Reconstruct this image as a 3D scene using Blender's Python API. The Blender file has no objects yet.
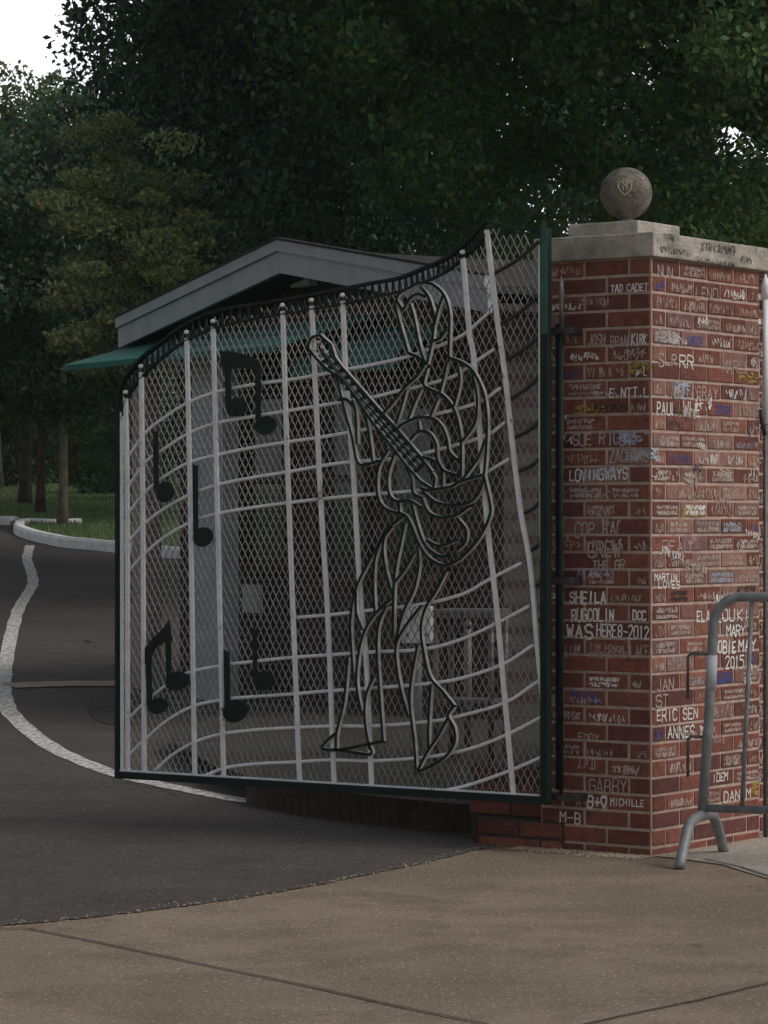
import bpy, bmesh, math, random
import numpy as np
from mathutils import Vector, Matrix

random.seed(7)
RNG = np.random.default_rng(11)
R = math.radians
SC = bpy.context.scene
COL = SC.collection

# ------------------------------------------------------------------ camera maths (metres; camera at X=0, Y=0 looking along +Y)
F, CXP, HY, CZ = 3100.0, 384.0, 521.0, 1.30


def terrain(y):
    return float(np.interp(y, [-60, 14, 17, 20, 25, 30, 35, 39, 44, 50, 60, 80, 120, 320],
                           [0, 0, .02, .08, .25, .50, .78, 1.0, 1.17, 1.35, 1.69, 2.4, 3.6, 9.0]))


def ray_at(px, py, Y):
    return Vector(((px - CXP) * Y / F, Y, CZ + (HY - py) * Y / F))


def ground_hit(px, py, dz=0.0):
    Y = 4.0
    while Y < 200:
        z = CZ + (HY - py) * Y / F
        if z <= terrain(Y) + dz:
            break
        Y += .02
    return Vector(((px - CXP) * Y / F, Y, terrain(Y) + dz))


class Plane:
    """A vertical plane: a point on the ground, the direction u along it, n out of it."""

    def __init__(self, a, u, n):
        self.a, self.u, self.n = Vector((a[0], a[1], 0)), Vector((u[0], u[1], 0)), Vector((n[0], n[1], 0))

    def uz(self, px, py, w=0.0):
        k = (px - CXP) / F
        a = self.a + self.n * w
        Y = (a.x * self.n.x + a.y * self.n.y) / (k * self.n.x + self.n.y)
        p = Vector((k * Y, Y, CZ + (HY - py) * Y / F))
        return ((p - a).dot(self.u), p.z)

    def pt(self, u, z, w=0.0):
        p = self.a + self.u * u + self.n * w
        return Vector((p.x, p.y, z))


# ------------------------------------------------------------------ materials
MATS = {}


def new_mat(name):
    m = bpy.data.materials.new(name)
    m.use_nodes = True
    nt = m.node_tree
    return m, nt, nt.nodes['Principled BSDF']


def mat(name, col, rough=.6, metal=0.0, var=.25, scale=8.0, bump=0.0, bscale=60.0, spec=.5, col2=None, detail=6.0, attr=None, rust=None, ramp=(.32, .68)):
    """Principled surface whose colour wanders between two tones with noise."""
    m, nt, b = new_mat(name)
    N, L = nt.nodes, nt.links
    tc = N.new('ShaderNodeTexCoord')
    nz = N.new('ShaderNodeTexNoise')
    nz.inputs['Scale'].default_value = scale
    nz.inputs['Detail'].default_value = detail
    nz.inputs['Roughness'].default_value = .65
    L.new(tc.outputs['Object'], nz.inputs['Vector'])
    cr = N.new('ShaderNodeValToRGB')
    c2 = col2 or tuple(c * (1 - var) for c in col)
    c1 = tuple(min(1, c * (1 + var * .6)) for c in col)
    cr.color_ramp.elements[0].position = ramp[0]
    cr.color_ramp.elements[1].position = ramp[1]
    cr.color_ramp.elements[0].color = (*c2, 1)
    cr.color_ramp.elements[1].color = (*c1, 1)
    L.new(nz.outputs['Fac'], cr.inputs['Fac'])
    out = cr.outputs['Color']
    if rust:
        n3 = N.new('ShaderNodeTexNoise')
        n3.inputs['Scale'].default_value = 11
        n3.inputs['Detail'].default_value = 9
        n3.inputs['Roughness'].default_value = .75
        L.new(tc.outputs['Object'], n3.inputs['Vector'])
        rp = N.new('ShaderNodeMapRange')
        rp.inputs[1].default_value = .60
        rp.inputs[2].default_value = .66
        L.new(n3.outputs['Fac'], rp.inputs[0])
        mr_ = N.new('ShaderNodeMix')
        mr_.data_type = 'RGBA'
        L.new(rp.outputs[0], mr_.inputs[0])
        L.new(out, mr_.inputs[6])
        mr_.inputs[7].default_value = (*rust, 1)
        out = mr_.outputs[2]
    if attr:
        at = N.new('ShaderNodeAttribute')
        at.attribute_name = attr
        mx = N.new('ShaderNodeMix')
        mx.data_type = 'RGBA'
        mx.blend_type = 'MULTIPLY'
        mx.inputs[0].default_value = 1
        L.new(out, mx.inputs[6])
        L.new(at.outputs['Color'], mx.inputs[7])
        out = mx.outputs[2]
    L.new(out, b.inputs['Base Color'])
    b.inputs['Roughness'].default_value = rough
    b.inputs['Metallic'].default_value = metal
    b.inputs['Specular IOR Level'].default_value = spec
    if bump:
        n2 = N.new('ShaderNodeTexNoise')
        n2.inputs['Scale'].default_value = bscale
        n2.inputs['Detail'].default_value = 8
        L.new(tc.outputs['Object'], n2.inputs['Vector'])
        bp = N.new('ShaderNodeBump')
        bp.inputs['Strength'].default_value = bump
        bp.inputs['Distance'].default_value = .01
        L.new(n2.outputs['Fac'], bp.inputs['Height'])
        L.new(bp.outputs['Normal'], b.inputs['Normal'])
    MATS[name] = m
    return m


def ground_mat(name, base, speck, stain, rough=.9, fine=220.0, broad=.6, bump=.5, crack=0):
    """Paving: fine aggregate, mid mottling and broad stains, with a grainy bump."""
    m, nt, b = new_mat(name)
    N, L = nt.nodes, nt.links
    tc = N.new('ShaderNodeTexCoord')

    def noise(s, d=6, r=.6):
        n = N.new('ShaderNodeTexNoise')
        n.inputs['Scale'].default_value = s
        n.inputs['Detail'].default_value = d
        n.inputs['Roughness'].default_value = r
        L.new(tc.outputs['Object'], n.inputs['Vector'])
        return n

    def mix(a, bcol, fac_node, lo, hi, amount):
        rp = N.new('ShaderNodeMapRange')
        rp.inputs[1].default_value = lo
        rp.inputs[2].default_value = hi
        rp.inputs[3].default_value = 0
        rp.inputs[4].default_value = amount
        L.new(fac_node.outputs['Fac'], rp.inputs[0])
        mx = N.new('ShaderNodeMix')
        mx.data_type = 'RGBA'
        L.new(rp.outputs[0], mx.inputs[0])
        if isinstance(a, tuple):
            mx.inputs[6].default_value = (*a, 1)
        else:
            L.new(a, mx.inputs[6])
        mx.inputs[7].default_value = (*bcol, 1)
        return mx.outputs[2]

    c = mix(base, speck, noise(fine, 3), .45, .75, .9)
    c = mix(c, stain, noise(2.3, 8, .7), .44, .62, .7)
    c = mix(c, tuple(v * .72 for v in base), noise(broad, 5, .6), .45, .62, .8)
    c = mix(c, tuple(v * .35 for v in stain), noise(9.0, 3, .5), .68, .74, .55)
    c = mix(c, tuple(min(1, v * 1.7) for v in speck), noise(fine * .55, 2, .5), .60, .70, .75)
    c = mix(c, tuple(v * .4 for v in base), noise(fine * .42, 2, .5), .60, .70, .7)
    if crack:
        vo = N.new('ShaderNodeTexVoronoi')
        vo.feature = 'DISTANCE_TO_EDGE'
        vo.inputs['Scale'].default_value = crack
        wn = noise(3.0, 6, .7)
        va = N.new('ShaderNodeVectorMath')
        va.operation = 'MULTIPLY_ADD'
        L.new(wn.outputs['Color'], va.inputs[0])
        va.inputs[1].default_value = (.35, .35, .35)
        L.new(tc.outputs['Object'], va.inputs[2])
        L.new(va.outputs[0], vo.inputs['Vector'])
        rp = N.new('ShaderNodeMapRange')
        rp.inputs[1].default_value = .002
        rp.inputs[2].default_value = .006
        rp.inputs[3].default_value = .8
        rp.inputs[4].default_value = 0
        L.new(vo.outputs['Distance'], rp.inputs[0])
        mk = noise(.9, 3, .5)
        rk = N.new('ShaderNodeMapRange')
        rk.inputs[1].default_value = .5
        rk.inputs[2].default_value = .6
        L.new(mk.outputs['Fac'], rk.inputs[0])
        mu = N.new('ShaderNodeMath')
        mu.operation = 'MULTIPLY'
        L.new(rp.outputs[0], mu.inputs[0])
        L.new(rk.outputs[0], mu.inputs[1])
        mx = N.new('ShaderNodeMix')
        mx.data_type = 'RGBA'
        L.new(mu.outputs[0], mx.inputs[0])
        L.new(c, mx.inputs[6])
        mx.inputs[7].default_value = (.02, .018, .016, 1)
        c = mx.outputs[2]
    L.new(c, b.inputs['Base Color'])
    b.inputs['Roughness'].default_value = rough
    b.inputs['Specular IOR Level'].default_value = .25
    n2 = noise(fine * .8, 6)
    bp = N.new('ShaderNodeBump')
    bp.inputs['Strength'].default_value = bump
    bp.inputs['Distance'].default_value = .006
    L.new(n2.outputs['Fac'], bp.inputs['Height'])
    L.new(bp.outputs['Normal'], b.inputs['Normal'])
    return m


def leaf_mat(name, rough=.5, trans=.38):
    m, nt, b = new_mat(name)
    N, L = nt.nodes, nt.links
    at = N.new('ShaderNodeAttribute')
    at.attribute_name = 'tone'
    L.new(at.outputs['Color'], b.inputs['Base Color'])
    b.inputs['Roughness'].default_value = rough
    b.inputs['Specular IOR Level'].default_value = .2
    tr = N.new('ShaderNodeBsdfTranslucent')
    L.new(at.outputs['Color'], tr.inputs['Color'])
    mx = N.new('ShaderNodeMixShader')
    mx.inputs[0].default_value = trans
    L.new(b.outputs[0], mx.inputs[1])
    L.new(tr.outputs[0], mx.inputs[2])
    L.new(mx.outputs[0], N['Material Output'].inputs['Surface'])
    return m


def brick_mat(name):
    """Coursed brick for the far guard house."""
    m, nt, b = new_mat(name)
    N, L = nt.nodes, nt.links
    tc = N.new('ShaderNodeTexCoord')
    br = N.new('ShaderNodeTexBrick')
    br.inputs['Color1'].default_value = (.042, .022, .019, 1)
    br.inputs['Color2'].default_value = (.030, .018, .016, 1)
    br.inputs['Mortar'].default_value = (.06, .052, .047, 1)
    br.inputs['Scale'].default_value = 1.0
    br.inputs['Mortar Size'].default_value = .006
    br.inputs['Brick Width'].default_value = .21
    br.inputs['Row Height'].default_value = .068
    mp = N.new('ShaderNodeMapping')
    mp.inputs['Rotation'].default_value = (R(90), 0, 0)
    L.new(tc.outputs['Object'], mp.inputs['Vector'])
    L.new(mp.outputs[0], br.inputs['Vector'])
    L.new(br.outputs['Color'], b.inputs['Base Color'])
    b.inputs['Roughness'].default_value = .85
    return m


M_BRICK = mat('red_brick', (.222, .086, .067), .85, var=.35, scale=28, bump=.6, bscale=130, attr='tone', spec=.3)
M_MORTAR = mat('mortar', (.54, .41, .345), .95, var=.3, scale=20, bump=.5, bscale=150, spec=.2)
M_CAP = mat('cast_concrete', (.45, .41, .36), .9, var=.5, scale=7, bump=.8, bscale=90, spec=.25, rust=(.24, .22, .19))
M_BALL = mat('stone', (.185, .17, .14), .85, var=.6, scale=14, bump=.8, bscale=70, spec=.3, rust=(.34, .32, .27))
M_FRAME = mat('dark_green_paint', (.010, .024, .020), .55, var=.4, scale=14, spec=.25)
M_TEAL = mat('lit_green_paint', (.018, .11, .085), .45, var=.3, scale=10)
M_WHITE = mat('worn_white_paint', (.92, .92, .94), .5, var=.18, scale=16, bump=.15, rust=(.24, .15, .10))
M_SIDE = mat('side_highlight_paint', (.80, .80, .78), .5, var=.4, scale=20)  # pale tone paints in the highlight along the sides of the dark bars
M_WIRE = mat('grey_wire', (.35, .35, .34), .7, var=.3, scale=9, spec=.2)
M_RUNG = mat('dull_bar_paint', (.035, .033, .032), .5, var=.4, scale=14)
M_IRON = mat('weathered_iron', (.16, .15, .15), .55, metal=.4, var=.4, scale=30)
M_GALV = mat('galvanised_steel', (.26, .275, .285), .55, metal=.3, var=.3, scale=22, bump=.1, spec=.4)
M_TAPE = mat('pale_tape', (.52, .55, .60), .5, var=.15, scale=20)
M_CONC = ground_mat('concrete', (.265, .208, .156), (.35, .29, .225), (.16, .12, .088), fine=120, broad=.55, bump=.8)
M_WALK = ground_mat('pale_concrete', (.40, .375, .33), (.48, .45, .40), (.29, .265, .225), fine=160)
M_ASPH = ground_mat('asphalt', (.088, .077, .072), (.145, .13, .122), (.062, .055, .052), fine=110, broad=.35, bump=1.0, crack=.55)
M_PATCH = ground_mat('old_asphalt', (.045, .04, .04), (.08, .075, .07), (.035, .03, .03), fine=170)
M_SAND = ground_mat('sandy_seam', (.42, .35, .26), (.48, .40, .30), (.30, .25, .19), fine=120)
M_GRASS = ground_mat('grass_ground', (.09, .145, .055), (.12, .18, .07), (.06, .11, .032), fine=60, broad=.3)
M_SOIL = ground_mat('soil', (.048, .040, .031), (.085, .070, .055), (.045, .06, .045), fine=70)
M_LINE = mat('road_paint', (.64, .63, .61), .85, scale=30, bump=.3, col2=(.16, .15, .145), ramp=(.41, .52), detail=9)
M_KERB = mat('kerb_paint', (.88, .89, .90), .75, var=.25, scale=5, bump=.3, bscale=30)
M_JOINT = mat('joint_filler', (.05, .042, .035), .95, var=.3)  # plain dark filler of the paving joints
M_BARK = mat('bark', (.075, .062, .050), .95, var=.55, scale=9, bump=1.0, bscale=25, spec=.2)
M_BARKL = mat('pale_bark', (.15, .13, .105), .95, var=.45, scale=9, bump=1.0, bscale=25, spec=.2)
M_LEAF = leaf_mat('leaf')
M_GLOSSLEAF = leaf_mat('glossy_leaf', rough=.42, trans=.1)
M_HBRICK = brick_mat('shade_darkened_brick')  # tree shade over the guard house is put into the brick tone
M_FASCIA = mat('pale_trim_paint', (.36, .38, .40), .6, var=.18, scale=6)
M_SHINGLE = mat('roof_shingle', (.030, .028, .027), .9, var=.5, scale=12, bump=.8, bscale=30)
M_AWN = mat('green_canvas', (.012, .15, .115), .75, var=.25, scale=4)
M_GLASS = mat('dark_glass', (.012, .014, .016), .06, var=.2, scale=2, spec=.6)
M_PAPER = mat('white_card', (.62, .62, .60), .7, var=.1)
M_BOX = mat('white_enamel', (.84, .85, .87), .45, var=.1, scale=8)
M_DARKWOOD = mat('dark_timber', (.05, .028, .022), .8, var=.4, scale=12)
M_DRYLEAF = mat('dry_leaf', (.28, .13, .04), .8, var=.4)
PAINTS = {'w': mat('chalk_white', (.82, .80, .77), .8, var=.28, scale=40),
          'm': mat('faded_white', (.50, .40, .355), .85, var=.3, scale=40),
          'b': mat('blue_marker', (.06, .10, .34), .7, var=.3, scale=40),
          'l': mat('pale_blue_marker', (.40, .45, .55), .7, var=.3, scale=40),
          'y': mat('yellow_marker', (.42, .30, .05), .7, var=.3, scale=40),
          'k': mat('black_marker', (.045, .035, .035), .7, var=.3, scale=40)}


# ------------------------------------------------------------------ object helpers
def link(o, parent=None):
    COL.objects.link(o)
    if parent is not None:
        o.parent = parent
    return o


def tag(o, label=None, cat=None, group=None, kind=None):
    for k, v in (('label', label), ('category', cat), ('group', group), ('kind', kind)):
        if v:
            o[k] = v
    return o


def thing(name, label, cat, group=None, loc=(0, 0, 0)):
    o = bpy.data.objects.new(name, None)
    o.location = loc
    o.empty_display_size = .1
    tag(o, label, cat, group)
    return link(o)


def mesh(name, verts, faces, m, parent=None, smooth=False, mi=None):
    me = bpy.data.meshes.new(name)
    me.from_pydata([tuple(v) for v in verts], [], faces)
    for x in (m if isinstance(m, (list, tuple)) else [m]):
        me.materials.append(x)
    if mi is not None:
        me.polygons.foreach_set('material_index', mi)
    if smooth:
        me.polygons.foreach_set('use_smooth', [True] * len(me.polygons))
    me.update()
    o = bpy.data.objects.new(name, me)
    link(o)
    if parent is not None:
        o.parent = parent
        # parents are Empties or meshes placed without rotation: keep the world position
        q = parent
        off = Vector((0, 0, 0))
        while q is not None:
            off += q.location
            q = q.parent
        o.location = -off
    return o


class MB:
    """Collects pieces of ONE mesh."""

    def __init__(self):
        self.v, self.f, self.mi = [], [], []

    def add(self, vs, fs, mi=0):
        n = len(self.v)
        self.v += [Vector(v) for v in vs]
        self.f += [tuple(i + n for i in f) for f in fs]
        self.mi += [mi] * len(fs)
        return self

    def box8(self, c, mi=0):
        return self.add(c, [(0, 3, 2, 1), (4, 5, 6, 7), (0, 1, 5, 4), (1, 2, 6, 5), (2, 3, 7, 6), (3, 0, 4, 7)], mi)

    def pbox(self, P, u0, u1, z0, z1, w0, w1, mi=0):
        """A box in a plane's own axes."""
        c = [P.pt(u0, z0, w0), P.pt(u1, z0, w0), P.pt(u1, z0, w1), P.pt(u0, z0, w1),
             P.pt(u0, z1, w0), P.pt(u1, z1, w0), P.pt(u1, z1, w1), P.pt(u0, z1, w1)]
        return self.box8(c, mi)

    def tube(self, pts, r, n=8, mi=0, caps=True):
        pts = [Vector(p) for p in pts]
        rr = r if isinstance(r, (list, tuple)) else [r] * len(pts)
        base = len(self.v)
        t0 = (pts[1] - pts[0]).normalized()
        ref = Vector((0, 0, 1)) if abs(t0.z) < .9 else Vector((1, 0, 0))
        side = t0.cross(ref).normalized()
        for i, p in enumerate(pts):
            if i == 0:
                t = pts[1] - pts[0]
            elif i == len(pts) - 1:
                t = pts[-1] - pts[-2]
            else:
                t = (pts[i] - pts[i - 1]).normalized() + (pts[i + 1] - pts[i]).normalized()
            t = t.normalized() if t.length > 1e-9 else t0
            side = (side - t * side.dot(t)).normalized()
            up = t.cross(side)
            for k in range(n):
                a = 2 * math.pi * k / n
                self.v.append(p + (side * math.cos(a) + up * math.sin(a)) * rr[i])
        for i in range(len(pts) - 1):
            for k in range(n):
                a, b = base + i * n + k, base + i * n + (k + 1) % n
                self.f.append((a, b, b + n, a + n))
                self.mi.append(mi)
        if caps:
            self.f.append(tuple(base + k for k in range(n))[::-1])
            self.f.append(tuple(base + (len(pts) - 1) * n + k for k in range(n)))
            self.mi += [mi, mi]
        return self

    def flatbar(self, P, pts, wid, w0, w1, front=0, side=0):
        """A flat bar on edge that follows (u, z) points in plane P; w0..w1 is its depth."""
        n = len(pts)
        offs = []
        for i in range(n):
            a = pts[max(0, i - 1)]
            b = pts[min(n - 1, i + 1)]
            dx, dz = b[0] - a[0], b[1] - a[1]
            l = math.hypot(dx, dz) or 1
            offs.append((-dz / l * wid / 2, dx / l * wid / 2))
        base = len(self.v)
        for (u, z), (ou, oz) in zip(pts, offs):
            self.v += [P.pt(u + ou, z + oz, w0), P.pt(u - ou, z - oz, w0), P.pt(u - ou, z - oz, w1), P.pt(u + ou, z + oz, w1)]
        for i in range(n - 1):
            for k in range(4):
                a, b = base + i * 4 + k, base + i * 4 + (k + 1) % 4
                self.f.append((a, a + 4, b + 4, b))
                self.mi.append(side if k in (1, 3) else front)
        self.f += [(base, base + 1, base + 2, base + 3), tuple(base + (n - 1) * 4 + k for k in (3, 2, 1, 0))]
        self.mi += [front, front]
        return self

    def plate(self, P, poly, w0, w1, mi=0):
        n = len(poly)
        base = len(self.v)
        self.v += [P.pt(u, z, w0) for u, z in poly] + [P.pt(u, z, w1) for u, z in poly]
        self.f += [tuple(base + i for i in range(n)), tuple(base + n + i for i in range(n))[::-1]]
        self.f += [(base + i, base + n + i, base + n + (i + 1) % n, base + (i + 1) % n) for i in range(n)]
        self.mi += [mi] * (n + 2)
        return self

    def build(self, name, m, parent=None, smooth=False, bevel=0.0):
        o = mesh(name, self.v, self.f, m, parent, smooth, self.mi)
        bm = bmesh.new()
        bm.from_mesh(o.data)
        bmesh.ops.recalc_face_normals(bm, faces=bm.faces)
        bm.to_mesh(o.data)
        bm.free()
        if smooth:
            o.data.polygons.foreach_set('use_smooth', [True] * len(o.data.polygons))
        if bevel:
            b = o.modifiers.new('edge', 'BEVEL')
            b.width, b.segments, b.limit_method = bevel, 2, 'ANGLE'
        return o


def smooth_path(pts, step=4):
    """Catmull-Rom through the points."""
    if len(pts) < 3:
        return [tuple(p) for p in pts]
    q = [np.array(p, float) for p in pts]
    q = [2 * q[0] - q[1]] + q + [2 * q[-1] - q[-2]]
    out = []
    for i in range(1, len(q) - 2):
        p0, p1, p2, p3 = q[i - 1:i + 3]
        for k in range(step):
            t = k / step
            out.append(tuple(.5 * ((2 * p1) + (-p0 + p2) * t + (2 * p0 - 5 * p1 + 4 * p2 - p3) * t * t + (-p0 + 3 * p1 - 3 * p2 + p3) * t ** 3)))
    out.append(tuple(q[-2]))
    return out


# ------------------------------------------------------------------ the planes of the gateway (from the two faces of the pillar)
P0 = (1.0355, 12.0)
TL = (-.810, .5864)      # along the drive-side face, away to the left
TR = (.5864, .810)       # along the street-side face, away to the right
NL = (-.5864, -.810)     # outward from the drive-side face
NR = (.810, -.5864)      # outward from the street-side face
FL = Plane(P0, TL, NL)
FR = Plane(P0, TR, NR)
GA = (P0[0] + NL[0] * .12, P0[1] + NL[1] * .12)
G = Plane(GA, TL, NL)    # the gate hangs 12 cm in front of the pillar
SIDE = .508
SIDER = .853
BLR = .2132       # brick length on the street face
TOPZ = 2.322


def gp(l, w=0.015):
    return [G.uz(x, y, w) for x, y in l]


# ------------------------------------------------------------------ ground
def sheet(name, cols, nearf, farf, rows, m, dz, kind='structure'):
    vs, fs = [], []
    for x in cols:
        a, b = nearf(x), farf(x)
        for j in range(rows + 1):
            y = a + (b - a) * j / rows
            vs.append((x, y, terrain(y) + dz))
    n = rows + 1
    for i in range(len(cols) - 1):
        for j in range(rows):
            fs.append((i * n + j, (i + 1) * n + j, (i + 1) * n + j + 1, i * n + j + 1))
    o = mesh(name, vs, fs, m, smooth=True)
    return tag(o, kind=kind)


def poly_sheet(name, pts, m, dz):
    vs = [(p.x, p.y, terrain(p.y) + dz) for p in pts]
    o = mesh(name, vs, [tuple(range(len(vs)))], m)
    return tag(o, kind='structure')


sheet('ground', list(np.linspace(-160, 160, 33)), lambda x: -60, lambda x: 320, 190, M_GRASS, -.06)
sheet('concrete_apron', list(np.linspace(-30, 30, 13)), lambda x: -30, lambda x: 13.6, 20, M_CONC, 0.0)
edge_px = [(-800, 960), (-300, 945), (-60, 931), (0, 927), (60, 922), (95, 918), (130, 914), (190, 907), (250, 898), (320, 886), (380, 873),
           (430, 863), (470, 852), (505, 846), (545, 841)]
edge = [ground_hit(*p) for p in edge_px]
ex = [p.x for p in edge]
ey = [p.y for p in edge]


def asph_near(x):
    y = float(np.interp(x, [-30] + ex + [3], [9.0] + ey + [12.75]))
    return y + .006 * math.sin(x * 41) + .005 * math.sin(x * 97 + 1)


sheet('driveway', [-30, -20, -12] + list(np.linspace(-8, .9, 240)), asph_near, lambda x: 60, 70, M_ASPH, .004)


def ribbon(name, pts, wid, m, dz, closed=False):
    vs, fs = [], []
    for i, p in enumerate(pts):
        a, b = pts[max(0, i - 1)], pts[min(len(pts) - 1, i + 1)]
        d = Vector((b.x - a.x, b.y - a.y, 0)).normalized()
        s = Vector((-d.y, d.x, 0)) * (wid * (.5 + .03 * math.sin(i * 1.7) + .02 * math.sin(i * 4.1)))
        for q in (p + s, p - s):
            vs.append((q.x, q.y, terrain(q.y) + dz))
    for i in range(len(pts) - 1):
        fs.append((2 * i, 2 * i + 1, 2 * i + 3, 2 * i + 2))
    return tag(mesh(name, vs, fs, m), kind='structure')


lp = [(30, 546), (27, 559), (31, 572), (33, 584), (26, 597), (19, 609), (12, 632), (6, 661), (3, 688), (5, 701), (12, 716), (39, 740), (73, 759), (117, 776), (160, 786), (205, 795), (252, 804)]
ribbon('painted_line', [Vector((x, y, 0)) for x, y in smooth_path([tuple(ground_hit(*p))[:2] for p in lp], 6)], .115, M_LINE, .008)
ribbon('sand_seam', [Vector((x, y, 0)) for x, y in smooth_path([tuple(ground_hit(*p))[:2] for p in [(8, 687), (40, 686), (80, 685), (120, 685), (160, 683)]], 6)], .42, M_SAND, .0115)
poly_sheet('asphalt_patch', [ground_hit(*p) for p in [(86, 709), (118, 706), (128, 722), (112, 726), (96, 722)]], M_PATCH, .0085)
poly_sheet('sidewalk', [ground_hit(*p) for p in [(655, 857), (690, 861), (722, 866), (768, 880), (1000, 930), (1500, 800), (1100, 790), (760, 800), (700, 830)]], M_WALK, .0042)
for k, (pts, w) in enumerate(([[(-20, 929), (30, 930), (100, 944), (200, 965), (300, 986), (400, 1008), (478, 1024), (700, 1075)], .011],
                              [[(560, 1032), (620, 1018), (700, 1001), (768, 985), (900, 958)], .010])):
    ribbon('paving_joint', [ground_hit(*p) for p in pts], w, M_JOINT, .0045)
ribbon('paving_joint', [ground_hit(*p) for p in [(705, 861), (740, 869), (768, 878), (860, 900)]], .012, M_JOINT, .0085)

# the kerb and the lawn behind it
kpx = [(-260, 527), (-120, 526), (-40, 525.5), (0, 525), (14, 525.5)]
k1 = [ground_hit(*p) for p in kpx]
npx = [(78, 527.5), (55, 528.5), (36, 527.5), (23, 528), (19, 531), (21, 535), (30, 539), (45, 543), (64, 547), (88, 549.5), (113, 552), (165, 557.5), (215, 560)]
k2 = [ground_hit(*p) for p in npx]


def kerb(name, pts, label):
    pts = [Vector((x, y, 0)) for x, y in smooth_path([(p.x, p.y) for p in pts], 5)]
    prof = [(-.075, -.05), (-.075, .10), (-.05, .135), (.05, .135), (.075, .10), (.075, -.05)]
    vs, fs = [], []
    for i, p in enumerate(pts):
        a, b = pts[max(0, i - 1)], pts[min(len(pts) - 1, i + 1)]
        d = (b - a).normalized()
        s = Vector((-d.y, d.x, 0))
        for o, h in prof:
            q = p + s * o
            vs.append((q.x, q.y, terrain(p.y) + h))
    n = len(prof)
    run, gap = 0.0, []
    for i in range(len(pts) - 1):
        run += (pts[i + 1] - pts[i]).length
        if run > 1.1:
            run = 0.0
            gap.append(i)
    v2 = []
    for i in range(len(pts) - 1):
        e0, e1 = (.0, .985 if i in gap else 1.0)
        b0 = len(v2)
        for t in (e0, e1):
            for k in range(n):
                a, b = Vector(vs[i * n + k]), Vector(vs[(i + 1) * n + k])
                v2.append(tuple(a + (b - a) * t))
        for k in range(n - 1):
            fs.append((b0 + k, b0 + k + 1, b0 + n + k + 1, b0 + n + k))
        if i in gap or i == len(pts) - 2:
            fs.append(tuple(b0 + n + k for k in range(n))[::-1])
        if i == 0 or i - 1 in gap:
            fs.append(tuple(b0 + k for k in range(n)))
    vs = v2
    o = mesh(name, vs, fs, M_KERB)
    return tag(o, kind='structure')


kerb('kerb', k1, '')
kerb('kerb', k2, '')
lx = [p.x for p in k1] + [p.x for p in k2[4:]]
ly = [p.y for p in k1] + [p.y for p in k2[4:]]
order = sorted(zip(lx, ly))
lx = [-40] + [a for a, b in order] + [1.0, 8, 40]
ly = [order[0][1] + 3] + [b for a, b in order] + [order[-1][1] - .4, 34.5, 34.5]
sheet('lawn', [-40, -30, -20, -12] + list(np.linspace(-9, 9, 90)) + [14, 24, 40], lambda x: float(np.interp(x, lx, ly)) + .05, lambda x: 90, 60, M_GRASS, .07)


# grass blades over the visible lawn (nobody could count them)
def blades(name, n, xr, yr, h, tone):
    x = RNG.uniform(*xr, n)
    y = RNG.uniform(*yr, n)
    keep = y > np.interp(x, lx, ly) + .08
    x, y = x[keep], y[keep]
    n = len(x)
    z = np.array([terrain(v) for v in y]) + .065
    a = RNG.uniform(0, 2 * np.pi, n)
    hh = h * RNG.uniform(.5, 1.3, n)
    w = .012
    le = RNG.uniform(-.5, .5, (n, 2)) * hh[:, None]
    v = np.empty((n, 3, 3))
    v[:, 0] = np.stack([x - np.cos(a) * w, y - np.sin(a) * w, z], 1)
    v[:, 1] = np.stack([x + np.cos(a) * w, y + np.sin(a) * w, z], 1)
    v[:, 2] = np.stack([x + le[:, 0], y + le[:, 1], z + hh], 1)
    t = np.array(tone) * RNG.uniform(.6, 1.3, (n, 1)) * np.array([1, 1, 1]) + RNG.normal(0, .003, (n, 3))
    return fast_mesh(name, v.reshape(-1, 3), 3, np.clip(t, .003, 1), M_LEAF)


def fast_mesh(name, v, k, tone, m, parent=None):
    """n faces of k own vertices each, one tone per face."""
    n = len(v) // k
    me = bpy.data.meshes.new(name)
    me.vertices.add(len(v))
    me.vertices.foreach_set('co', v.astype(np.float32).ravel())
    me.loops.add(len(v))
    me.loops.foreach_set('vertex_index', np.arange(len(v), dtype=np.int32))
    me.polygons.add(n)
    me.polygons.foreach_set('loop_start', np.arange(0, len(v), k, dtype=np.int32))
    me.polygons.foreach_set('loop_total', np.full(n, k, np.int32))
    at = me.attributes.new('tone', 'FLOAT_COLOR', 'POINT')
    c = np.ones((len(v), 4), np.float32)
    c[:, :3] = np.repeat(tone, k, 0)
    at.data.foreach_set('color', c.ravel())
    me.materials.append(m)
    me.update(calc_edges=True)
    me.validate()
    o = bpy.data.objects.new(name, me)
    link(o)
    if parent is not None:
        o.parent = parent
        o.location = -parent.location
    return o


g = blades('grass', 60000, (-9, -1), (36, 70), .06, (.15, .22, .09))
tag(g, 'short dark green grass on the lawn behind the white kerb', 'grass', kind='stuff')


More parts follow.
